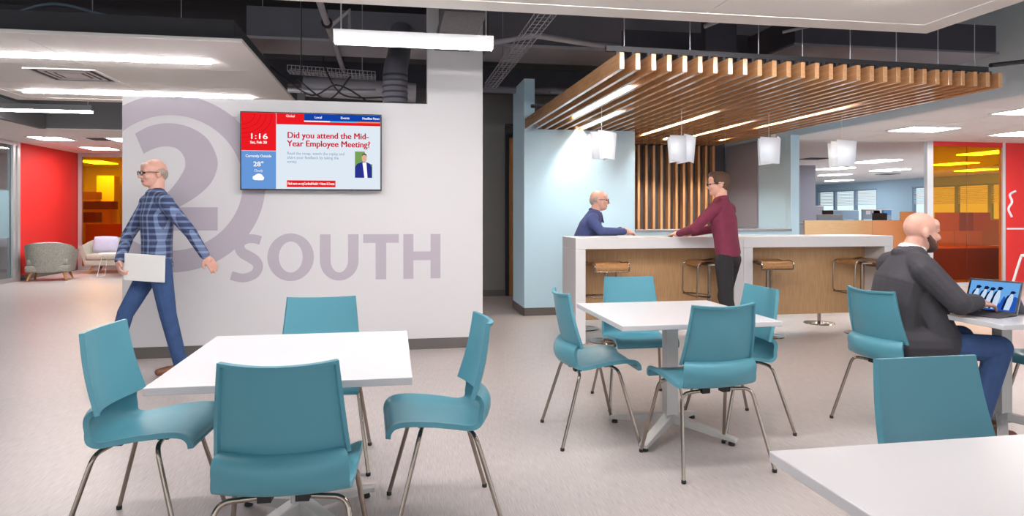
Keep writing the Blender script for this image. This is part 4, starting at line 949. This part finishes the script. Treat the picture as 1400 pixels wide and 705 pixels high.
tpoly('portrait_suit', [(.812, .845), (.812, .70), (.83, .655), (.86, .635), (.90, .635), (.925, .655), (.937, .70), (.937, .845)], 'suit', 4)
tpoly('portrait_shirt', [(.882, .845), (.868, .64), (.896, .64), (.905, .845)], 'white', 5)
tpoly('portrait_head', [(.881 + .019 * math.cos(t), .575 + .06 * math.sin(t)) for t in np.linspace(2 * PI, 0, 18, endpoint=False)], 'skin', 5)
tpoly('portrait_hair', [(.862, .56), (.866, .525), (.881, .512), (.897, .525), (.90, .56), (.892, .54), (.881, .535), (.87, .54)], 'hair', 6)

# ================================================================== LAPTOP
lp = empty('tablet_laptop', (3.50, 3.49, 0.735), math.radians(-72), 'tablet laptop with kickstand and penguin picture on the white table', 'laptop')
MB().box(-0.15, 0.15, -0.20, 0.0, 0, 0.006).build('keyboard', 'suit', lp, bevel=0.002)
scr = empty('screen_tmp', (0, 0, 0)); tilt = math.radians(22)
def LS(x, h, off=0.0): return (x, h * math.sin(tilt) - off * math.cos(tilt), 0.008 + h * math.cos(tilt) + off * math.sin(tilt))
bpy.data.objects.remove(scr)
def lquad(name, x0, x1, h0, h1, o0, o1, m):
    V = [LS(x0, h0, o0), LS(x1, h0, o0), LS(x1, h1, o0), LS(x0, h1, o0), LS(x0, h0, o1), LS(x1, h0, o1), LS(x1, h1, o1), LS(x0, h1, o1)]
    return MB().add(V, [(0, 1, 2, 3), (7, 6, 5, 4), (0, 4, 5, 1), (1, 5, 6, 2), (2, 6, 7, 3), (3, 7, 4, 0)]).build(name, m, lp)
lquad('screen_body', -0.146, 0.146, 0, 0.20, 0, -0.009, 'grey_plastic'); lquad('screen_bezel', -0.145, 0.145, 0.001, 0.199, 0.0008, 0, 'black_plastic')
emis('lap_sky', (112, 176, 240), 0.9); emis('lap_deep', (40, 90, 190), 0.9); emis('lap_dark', (20, 34, 74), 0.9); emis('lap_white', (206, 226, 250), 0.9)
def lpoly(name, pts, m, k):
    return MB().add([LS(x, h, 0.0008 + 0.0004 * k) for x, h in pts], [tuple(range(len(pts)))]).build(name, m, lp)
lpoly('screen_picture', [(-0.134, 0.012), (0.134, 0.012), (0.134, 0.188), (-0.134, 0.188)], 'lap_sky', 1)
rocks = [(-0.134, 0.012), (0.134, 0.012), (0.134, 0.10)] + [(0.134 - 0.018 * i, 0.08 + 0.03 * math.sin(i * 2.1)) for i in range(1, 14)] + [(-0.134, 0.04)]
lpoly('screen_picture', rocks, 'lap_deep', 2)
for x, s_ in ((-0.10, 1.0), (-0.055, 0.98), (-0.02, 0.95), (0.02, 1.0), (0.09, 0.85)):
    b0 = 0.02; H_ = 0.14 * s_
    lpoly('screen_picture', [(x - 0.025, b0), (x + 0.012, b0), (x + 0.022, b0 + H_ * 0.5), (x + 0.018, b0 + H_ * 0.85), (x + 0.006, b0 + H_ * 0.86), (x - 0.012, b0 + H_ * 0.5)], 'lap_white', 3)
    lpoly('screen_picture', [(x - 0.030, b0), (x - 0.018, b0), (x - 0.008, b0 + H_ * 0.55), (x + 0.006, b0 + H_ * 0.85), (x - 0.012, b0 + H_ * 0.72), (x - 0.024, b0 + H_ * 0.4)], 'lap_dark', 4)
    lpoly('screen_picture', [(x, b0 + H_ * 0.84), (x + 0.02, b0 + H_ * 0.84), (x + 0.032, b0 + H_ * 0.93), (x + 0.018, b0 + H_ * 1.0), (x + 0.004, b0 + H_ * 0.98)], 'lap_dark', 4)
MB().add([(-0.14, 0.045, 0.105), (0.14, 0.045, 0.105), (0.14, 0.13, 0.0), (-0.14, 0.13, 0.0), (-0.14, 0.053, 0.105), (0.14, 0.053, 0.105), (0.14, 0.136, 0.0), (-0.14, 0.136, 0.0)], [(0, 1, 2, 3), (7, 6, 5, 4), (0, 4, 5, 1), (1, 5, 6, 2), (2, 6, 7, 3), (3, 7, 4, 0)]).build('kickstand', 'grey_plastic', lp)

# ================================================================== PEOPLE
class Body:
    def __init__(s): s.p = []
    def cone(s, a, b, ra, rb, tag_): s.p.append(('c', np.array(a, float), np.array(b, float), ra, rb, tag_)); return s
    def ell(s, c, r, R, tag_): s.p.append(('e', np.array(c, float), np.array(r, float), np.array(R, float), 0, tag_)); return s
    def mesh(s, voxel=0.0055, smooth=5, rules=None):
        m = MB()
        for k, a, b, c, d, t in s.p:
            if k == 'c':
                A, B = Vector(a), Vector(b); ax = (B - A); L = ax.length; ax = ax.normalized() if L > 1e-6 else Vector((0, 0, 1))
                u = ax.cross(Vector((0.31, 0.47, 0.83))).normalized(); v = ax.cross(u); n = 14; prof = []
                for i in range(1, 6): th = -PI / 2 + PI / 2 * i / 6; prof.append((c * math.cos(th), c * math.sin(th)))
                prof += [(c, 0), (d, L)]
                for i in range(1, 6): th = PI / 2 * i / 6; prof.append((d * math.cos(th), L + d * math.sin(th)))
                V = [A - ax * c]
                for r_, h_ in prof: V += [A + ax * h_ + (u * math.cos(2 * PI * q / n) + v * math.sin(2 * PI * q / n)) * r_ for q in range(n)]
                V.append(B + ax * d); F = [(0, 1 + (q + 1) % n, 1 + q) for q in range(n)]
                for i in range(len(prof) - 1):
                    for q in range(n): o = 1 + i * n; F.append((o + q, o + (q + 1) % n, o + n + (q + 1) % n, o + n + q))
                o = 1 + (len(prof) - 1) * n; F += [(o + q, o + (q + 1) % n, len(V) - 1) for q in range(n)]
                m.add(V, F)
            else:
                R = np.array(c); n, q_ = 20, 12; V = [a + R @ (np.array([0, 0, -1]) * b)]
                for i in range(1, q_):
                    th = -PI / 2 + PI * i / q_
                    for j in range(n): V.append(a + R @ (np.array([math.cos(th) * math.cos(2 * PI * j / n), math.cos(th) * math.sin(2 * PI * j / n), math.sin(th)]) * b))
                V.append(a + R @ (np.array([0, 0, 1]) * b)); F = [(0, 1 + (j + 1) % n, 1 + j) for j in range(n)]
                for i in range(q_ - 2):
                    for j in range(n): o = 1 + i * n; F.append((o + j, o + (j + 1) % n, o + n + (j + 1) % n, o + n + j))
                o = 1 + (q_ - 2) * n; F += [(o + j, o + (j + 1) % n, len(V) - 1) for j in range(n)]
                m.add([tuple(x) for x in V], F)
        me = bpy.data.meshes.new('tmp'); me.from_pydata(m.v, [], m.f); o = bpy.data.objects.new('tmp', me); COL.objects.link(o)
        md = o.modifiers.new('r', 'REMESH'); md.mode = 'VOXEL'; md.voxel_size = voxel
        ms = o.modifiers.new('s', 'SMOOTH'); ms.factor = 0.5; ms.iterations = smooth
        bpy.context.view_layer.update()
        out = bpy.data.meshes.new_from_object(o.evaluated_get(bpy.context.evaluated_depsgraph_get()))
        bpy.data.objects.remove(o); bpy.data.meshes.remove(me)
        tags = sorted(set(p[5] for p in s.p)); nf = len(out.polygons)
        C = np.empty(nf * 3); out.polygons.foreach_get('center', C); C = C.reshape(-1, 3)
        best = np.full(nf, 1e9); idx = np.zeros(nf, int)
        for k, a, b, c, d, t in s.p:
            if k == 'c':
                ab = b - a; L2 = max((ab @ ab), 1e-9); tt = np.clip((C - a) @ ab / L2, 0, 1)
                D = np.linalg.norm(C - a - tt[:, None] * ab, axis=1) - (c + (d - c) * tt)
            else:
                q = (C - a) @ np.array(c) / b; l = np.linalg.norm(q, axis=1); D = (l - 1) * np.minimum.reduce(b) * 1.0
                g_ = np.linalg.norm(q / b, axis=1); D = l * (l - 1) / np.maximum(g_, 1e-6)
            w_ = D < best; best[w_] = D[w_]; idx[w_] = tags.index(t)
        if rules is not None:
            for (fn, t) in rules:
                if t not in tags: tags.append(t)
                idx[fn(C, np.array(tags)[idx])] = tags.index(t)
        for t in tags: out.materials.append(MATS[t])
        out.polygons.foreach_set('material_index', idx.astype(np.int32)); out.polygons.foreach_set('use_smooth', [True] * nf); out.update()
        return out
def V3(*a): return np.array(a, float)
def unit(v): v = np.array(v, float); return v / np.linalg.norm(v)
def frame(f, u=(0, 0, 1)):       # columns: right, forward, up
    f = unit(f); r = unit(np.cross(f, u)); return np.stack([r, f, np.cross(r, f)], axis=1)
def hand(B, wrist, d, back, side, curl=(20, 30), t='skin', s=1.0, spread=0.0):
    # d: finger direction, back: normal of the back of the hand, side: +1 right hand, -1 left hand
    d = unit(d); back = unit(np.array(back) - np.dot(back, d) * d); r = np.cross(d, back) * 1.0
    th = -r * side    # thumb side: palm down, fingers forward -> right hand's thumb points left
    M = np.stack([th, d, back], axis=1); W = np.array(wrist, float)
    B.cone(W - d * 0.01, W + d * 0.03 * s, 0.026 * s, 0.030 * s, t)
    B.ell(W + d * 0.05 * s, (0.040 * s, 0.050 * s, 0.017 * s), M, t)
    for k, (off, L) in enumerate(((0.029, 0.070), (0.010, 0.080), (-0.010, 0.074), (-0.028, 0.058))):
        b0 = W + d * (0.085 - 0.006 * abs(k - 1.2)) * s + th * off * s; dirn = d.copy() + th * off * spread; dirn = unit(dirn)
        p = b0 - d * 0.02 * s; B.cone(p, b0, 0.0105 * s, 0.0105 * s, t); ang = 0; p = b0
        for seg, (l, rr0, rr1) in enumerate(((0.45, 0.0102, 0.0095), (0.30, 0.0095, 0.0088), (0.25, 0.0088, 0.0078))):
            ang += math.radians(curl[0] if seg == 0 else curl[1]); dd = dirn * math.cos(ang) - back * math.sin(ang)
            q = p + dd * L * l * s; B.cone(p, q, rr0 * s, rr1 * s, t); p = q
    p0 = W + d * 0.02 * s + th * 0.028 * s; p1 = p0 + unit(th * 0.8 + d * 0.7 - back * 0.25) * 0.038 * s; p2 = p1 + unit(th * 0.25 + d - back * 0.2) * 0.032 * s
    B.cone(p0, p1, 0.015 * s, 0.0115 * s, t); B.cone(p1, p2, 0.0115 * s, 0.009 * s, t)
def head(B, c, f, up, sk, neck_base, hair=None, beard=None, style='short'):
    M = frame(f, up); c = np.array(c, float); Q = lambda x, y, z: c + M @ V3(x, y, z)
    B.ell(Q(0, -0.012, 0.028), (0.074, 0.096, 0.090), M, sk); B.ell(Q(0, 0.024, -0.03), (0.062, 0.068, 0.088), M, sk)
    B.ell(Q(0, 0.048, -0.082), (0.042, 0.042, 0.030), M, sk); B.ell(Q(0, 0.064, 0.048), (0.056, 0.030, 0.040), M, sk)
    B.cone(Q(-0.036, 0.078, 0.020), Q(0.036, 0.078, 0.020), 0.013, 0.013, sk)
    B.cone(Q(0, 0.088, 0.008), Q(0, 0.110, -0.028), 0.009, 0.013, sk); B.cone(Q(-0.011, 0.098, -0.033), Q(0.011, 0.098, -0.033), 0.009, 0.009, sk)
    for sx in (-1, 1):
        B.ell(Q(sx * 0.076, -0.010, -0.010), (0.009, 0.020, 0.033), M @ np.array([[math.cos(sx * .35), math.sin(sx * .35), 0], [-math.sin(sx * .35), math.cos(sx * .35), 0], [0, 0, 1]]), sk)
        B.ell(Q(sx * 0.040, 0.066, -0.028), (0.026, 0.024, 0.026), M, sk)
        B.ell(Q(sx * 0.031, 0.0835, 0.004), (0.0115, 0.009, 0.0075), M, 'eye')
        B.cone(Q(sx * 0.045, 0.075, 0.011), Q(sx * 0.018, 0.088, 0.012), 0.005, 0.005, sk)
    B.cone(Q(-0.020, 0.086, -0.064), Q(0.020, 0.086, -0.064), 0.0075, 0.0075, 'lips')
    nb = np.array(neck_base, float); B.cone(Q(0, -0.028, -0.06), nb, 0.056, 0.064, sk)
    if hair:
        if style == 'short':
            B.ell(Q(0, -0.024, 0.052), (0.079, 0.097, 0.080), M, hair); B.ell(Q(0, -0.062, 0.0), (0.069, 0.055, 0.075), M, hair); B.ell(Q(0, 0.03, 0.098), (0.062, 0.066, 0.036), M, hair)
            for sx in (-1, 1): B.ell(Q(sx * 0.062, 0.004, 0.040), (0.018, 0.045, 0.045), M, hair)
        elif style == 'fringe':      # bald on top, cropped sides and back
            B.ell(Q(0, -0.072, -0.002), (0.062, 0.040, 0.055), M, hair)
            for sx in (-1, 1): B.ell(Q(sx * 0.062, -0.030, 0.012), (0.0165, 0.045, 0.032), M, hair)
        elif style == 'thin':
            B.ell(Q(0, -0.020, 0.058), (0.076, 0.092, 0.066), M, hair); B.ell(Q(0, -0.066, 0.0), (0.064, 0.046, 0.065), M, hair)
    if beard:
        B.ell(Q(0, 0.058, -0.086), (0.046, 0.048, 0.040), M, beard)
        for sx in (-1, 1): B.cone(Q(sx * 0.064, 0.018, -0.030), Q(sx * 0.036, 0.058, -0.082), 0.013, 0.026, beard)
        B.cone(Q(-0.024, 0.086, -0.050), Q(0.024, 0.086, -0.050), 0.0085, 0.0085, beard)
    return M, Q
def glasses(parent, M, c, m='black_plastic'):
    Q = lambda x, y, z: Vector(np.array(c) + M @ V3(x, y, z)); mb = MB()
    for sx in (-1, 1):
        mb.tube([Q(sx * 0.033 + 0.024 * math.cos(t), 0.104 - 0.10 * (abs(sx * 0.033 + 0.024 * math.cos(t)) - 0.02) ** 1 * 0.5, 0.0 + 0.017 * math.sin(t)) for t in np.linspace(0, 2 * PI, 14, endpoint=False)], 0.0035, 6, closed=True)
        mb.tube([Q(sx * 0.058, 0.100, 0.006), Q(sx * 0.078, 0.04, 0.008), Q(sx * 0.084, -0.012, 0.006)], 0.003, 6)
    mb.tube([Q(-0.009, 0.106, 0.004), Q(0.009, 0.106, 0.004)], 0.003, 6)
    return mb.build('glasses', m, parent, True)
def torso(B, pts, rights, dims, t):   # pts: pelvis..neck base; dims: (half width, half depth) per pt
    n = len(pts)
    for i in np.linspace(0, n - 1, 34):
        k = min(int(i), n - 2); u = i - k; c = np.array(pts[k]) * (1 - u) + np.array(pts[k + 1]) * u
        r = unit(np.array(rights[k]) * (1 - u) + np.array(rights[k + 1]) * u); ax = unit(np.array(pts[k + 1]) - np.array(pts[k])); fw = np.cross(ax, r)
        hw = dims[k][0] * (1 - u) + dims[k + 1][0] * u; hd = dims[k][1] * (1 - u) + dims[k + 1][1] * u
        tt = t[k] if u < 0.5 else t[k + 1]
        B.ell(c, (hw, hd, 0.085), np.stack([r, fw, ax], axis=1), tt)
def collar(B, c, rad, r, t, tilt=0.0, n=14):
    for i in range(n):
        a0, a1 = 2 * PI * i / n, 2 * PI * (i + 1) / n
        P_ = lambda a: (c[0] + rad * math.cos(a), c[1] + rad * math.sin(a), c[2] - tilt * math.sin(a))
        B.cone(P_(a0), P_(a1), r, r, t)
def limb(B, a, b, c, r0, r1, r2, t): B.cone(a, b, r0, r1, t); B.cone(b, c, r1 * 0.98, r2, t)
def shoe(B, ankle, d, t, z=None):
    a = np.array(ankle, float); d = unit(d); s = np.cross(d, (0, 0, 1))
    drop = a[2] - 0.035 if z is None else a[2] - z
    h = a - V3(0, 0, drop)
    B.cone(a, h + d * 0.0, 0.046, 0.040, t); B.cone(h - d * 0.045, h + d * 0.10, 0.036, 0.040, t); B.cone(h + d * 0.10, h + d * 0.165, 0.040, 0.030, t)
def person(name, loc, heading, B, label, rules=None, voxel=0.0055):
    rz = math.atan2(heading[1], heading[0]) - PI / 2
    e = empty(name, loc, rz, label, 'person')
    me = B.mesh(voxel, 5, rules); o = bpy.data.objects.new('body', me); COL.objects.link(o); o.parent = e
    return e

# --- walking man in checked shirt
B = Body(); t = 'plaid'
torso(B, [(0, 0.05, 0.95), (0, 0.05, 1.10), (0, 0.05, 1.30), (0, 0.055, 1.46)], [(1, -0.08, 0), (1, 0, 0), (1, 0.12, 0), (1, 0.15, 0)], [(0.165, 0.115), (0.155, 0.115), (0.180, 0.125), (0.120, 0.085)], ['plaid', 'plaid', 'plaid', 'plaid'])
B.ell((0, 0.05, 0.905), (0.170, 0.122, 0.075), np.eye(3), 'plaid'); B.ell((0, 0.05, 0.84), (0.155, 0.108, 0.09), np.eye(3), 'jean')
for sx, sh in ((1, (0.185, 0.085, 1.42)), (-1, (-0.185, 0.025, 1.42))): B.cone((0, 0.055, 1.47), sh, 0.06, 0.062, t)
limb(B, (0.19, 0.08, 1.40), (0.22, 0.22, 1.14), (0.05, 0.31, 0.95), 0.062, 0.050, 0.040, t)
limb(B, (-0.19, 0.02, 1.40), (-0.27, -0.14, 1.17), (-0.29, -0.24, 0.99), 0.062, 0.050, 0.040, t)
hand(B, (0.04, 0.315, 0.935), (-0.45, 0.05, -0.8), (0.2, 1, 0.0), 1, (40, 35), 'skin_pale')
hand(B, (-0.292, -0.255, 0.97), (-0.05, -0.5, -0.8), (-1, 0.0, 0.1), -1, (12, 15), 'skin_pale', spread=3)
limb(B, (0.095, 0.05, 0.90), (0.10, 0.26, 0.51), (0.10, 0.36, 0.13), 0.090, 0.064, 0.052, 'jean')
limb(B, (-0.095, 0.05, 0.90), (-0.10, -0.01, 0.50), (-0.10, -0.10, 0.11), 0.092, 0.066, 0.055, 'jean')
shoe(B, (0.10, 0.37, 0.105), (0, 0.97, 0.25), 'shoe_brown', 0.055); shoe(B, (-0.10, -0.105, 0.085), (-0.05, 1, 0), 'shoe_brown')
hc = (0.0, 0.075, 1.655); Mh, Qh = head(B, hc, (-0.15, 1, -0.02), (0, 0, 1), 'skin_pale', (0, 0.055, 1.47), 'hair_grey', None, 'fringe')
wp = person('person', (-1.88, 6.05, 0), (-0.86, -0.5), B, 'man in a checked navy shirt and jeans walking past the feature wall')
glasses(wp, Mh, hc)
wl = MB().box(-0.16, 0.16, -0.006, 0.006, -0.11, 0.11).build('closed_laptop', 'paper', None, bevel=0.004)
q = PYp(198, 366, 5.86); wl.location = q; wl.rotation_euler = (math.radians(6), math.radians(4), math.radians(-8))
tag(wl, 'pale closed laptop carried by the walking man', 'laptop')

# --- standing man at the bar, maroon shirt
B = Body(); t = 'maroon'
torso(B, [(0, 0.0, 0.93), (0, 0.02, 1.07), (0, 0.05, 1.26), (0, 0.07, 1.41)], [(1, 0, 0)] * 4, [(0.160, 0.115), (0.150, 0.112), (0.178, 0.122), (0.115, 0.085)], [t] * 4)
B.ell((0, 0.0, 0.87), (0.152, 0.108, 0.10), np.eye(3), 'black_jean')
for sx in (-1, 1): B.cone((0, 0.065, 1.42), (sx * 0.175, 0.065, 1.37), 0.058, 0.060, t)
limb(B, (-0.185, 0.07, 1.35), (-0.245, 0.24, 1.17), (-0.12, 0.47, 1.118), 0.062, 0.050, 0.038, t)
limb(B, (0.185, 0.07, 1.35), (0.24, 0.22, 1.17), (0.12, 0.45, 1.118), 0.062, 0.050, 0.038, t)
hand(B, (-0.105, 0.495, 1.11), (0.25, 1, -0.08), (0, 0.1, 1), -1, (18, 28), 'skin'); hand(B, (0.10, 0.475, 1.11), (-0.35, 1, -0.08), (0, 0.1, 1), 1, (18, 28), 'skin')
limb(B, (0.09, 0.0, 0.86), (0.10, 0.09, 0.48), (0.10, -0.02, 0.10), 0.092, 0.068, 0.052, 'black_jean')
limb(B, (-0.09, 0.0, 0.86), (-0.10, -0.03, 0.48), (-0.12, -0.16, 0.10), 0.092, 0.068, 0.052, 'black_jean')
shoe(B, (0.10, -0.02, 0.085), (0.1, 1, 0), 'shoe_black'); shoe(B, (-0.12, -0.16, 0.085), (-0.1, 1, 0), 'shoe_black')
hc = (0.0, 0.105, 1.615); Mh, Qh = head(B, hc, (-0.55, 0.83, -0.04), (0, 0, 1), 'skin', (0, 0.07, 1.43), 'hair_brown', None, 'short')
collar(B, (0, 0.075, 1.468), 0.055, 0.022, t, 0.015)
sp = person('person', (3.29, 6.29, 0), (-0.6, 0.8), B, 'man in a maroon shirt and black jeans standing against the bar')
glasses(sp, Mh, hc)

# --- man behind the bar, navy jumper
B = Body(); t = 'navy_knit'
torso(B, [(0, -0.02, 0.92), (0, 0.0, 1.03), (0, 0.06, 1.17), (0, 0.11, 1.295)], [(1, 0, 0)] * 4, [(0.17, 0.125), (0.17, 0.13), (0.19, 0.13), (0.125, 0.09)], [t] * 4)
B.ell((0, -0.02, 0.88), (0.16, 0.12, 0.085), np.eye(3), 'black_jean')
for sx in (-1, 1): B.cone((0, 0.11, 1.30), (sx * 0.185, 0.10, 1.25), 0.062, 0.064, t)
limb(B, (0.195, 0.10, 1.23), (0.25, 0.20, 1.125), (0.08, 0.44, 1.118), 0.066, 0.050, 0.040, t)
limb(B, (-0.195, 0.10, 1.23), (-0.25, 0.16, 1.02), (-0.06, 0.40, 1.13), 0.066, 0.052, 0.040, t)
hand(B, (0.065, 0.465, 1.11), (-0.5, 1, -0.1), (0.1, 0.0, 1), 1, (25, 35), 'skin_pale'); hand(B, (-0.05, 0.42, 1.135), (0.45, 1, 0.0), (-0.1, 0, 1), -1, (25, 35), 'skin_pale')
limb(B, (0.09, 0.0, 0.88), (0.13, 0.36, 0.80), (0.10, 0.28, 0.40), 0.085, 0.066, 0.05, 'black_jean')
limb(B, (-0.09, 0.0, 0.88), (-0.13, 0.33, 0.80), (-0.10, 0.25, 0.40), 0.085, 0.066, 0.05, 'black_jean')
shoe(B, (0.10, 0.28, 0.37), (0, 1, 0), 'shoe_black', 0.33); shoe(B, (-0.10, 0.25, 0.37), (0, 1, 0), 'shoe_black', 0.33)
hc = (0.0, 0.165, 1.470); Mh, Qh = head(B, hc, (-0.08, 1, -0.02), (0, 0, 1), 'skin_pale', (0, 0.11, 1.30), 'hair_grey', None, 'fringe')
collar(B, (0, 0.12, 1.343), 0.056, 0.021, 'navy_dark', 0.022); collar(B, (0, 0.128, 1.352), 0.050, 0.014, 'shirt_white', 0.02)
B.cone((0, 0.19, 1.31), (0, 0.212, 1.22), 0.012, 0.010, 'navy_dark')
bp_ = person('person', (2.16, 7.50, 0), (0.93, -0.36), B, 'man in a navy half-zip jumper seated behind the bar')
glasses(bp_, Mh, hc)

# --- seated man in dark jacket with the laptop
B = Body(); t = 'suit'
torso(B, [(0, -0.01, 0.56), (0, 0.0, 0.70), (0.0, 0.05, 0.90), (0.0, 0.10, 1.055)], [(1, 0, 0), (1, 0, 0), (1, -0.08, 0), (1, -0.10, 0)], [(0.19, 0.145), (0.185, 0.145), (0.215, 0.145), (0.125, 0.095)], [t] * 4)
B.ell((0, -0.01, 0.535), (0.19, 0.15, 0.075), np.eye(3), t)
for sx in (-1, 1): B.cone((0, 0.095, 1.055), (sx * 0.20, 0.075 - sx * 0.02, 1.005), 0.062, 0.074, t)
limb(B, (0.215, 0.055, 0.985), (0.335, 0.17, 0.810), (0.245, 0.335, 0.805), 0.080, 0.066, 0.050, t)
limb(B, (-0.215, 0.10, 0.985), (-0.20, 0.24, 0.81), (0.04, 0.345, 0.805), 0.080, 0.066, 0.050, t)
hand(B, (0.235, 0.360, 0.80), (-0.25, 1, -0.12), (0.1, 0.1, 1), 1, (15, 30), 'skin_pale'); hand(B, (0.07, 0.36, 0.80), (0.45, 1, -0.15), (-0.1, 0.1, 1), -1, (15, 30), 'skin_pale')
limb(B, (0.10, 0.0, 0.53), (0.29, 0.44, 0.545), (0.24, 0.36, 0.12), 0.098, 0.074, 0.056, 'jean')
limb(B, (-0.10, 0.0, 0.53), (-0.06, 0.47, 0.545), (-0.02, 0.50, 0.12), 0.098, 0.074, 0.056, 'jean')
B.cone((0.12, -0.01, 0.545), (0.195, 0.17, 0.555), 0.112, 0.104, t); B.cone((-0.12, -0.01, 0.545), (-0.10, 0.17, 0.555), 0.112, 0.104, t)
shoe(B, (0.24, 0.36, 0.09), (0.3, 0.9, 0), 'shoe_brown'); shoe(B, (-0.02, 0.50, 0.09), (0.1, 0.99, 0), 'shoe_brown')
hc = (0.01, 0.165, 1.215); Mh, Qh = head(B, hc, (0.12, 1, -0.12), (0, 0.08, 1), 'skin_pale', (0, 0.10, 1.06), None, 'beard', '')
collar(B, (0, 0.112, 1.112), 0.058, 0.018, 'shirt_white', 0.015)
collar(B, (0, 0.10, 1.068), 0.078, 0.030, t, 0.015)
B.cone((0.13, 0.09, 0.82), (0.20, 0.17, 0.60), 0.095, 0.09, t); B.cone((-0.12, 0.10, 0.82), (-0.12, 0.17, 0.60), 0.09, 0.085, t)
person('person', (3.07, 3.74, 0), (0.99, -0.12), B, 'bald bearded man in a dark jacket and jeans using the laptop')
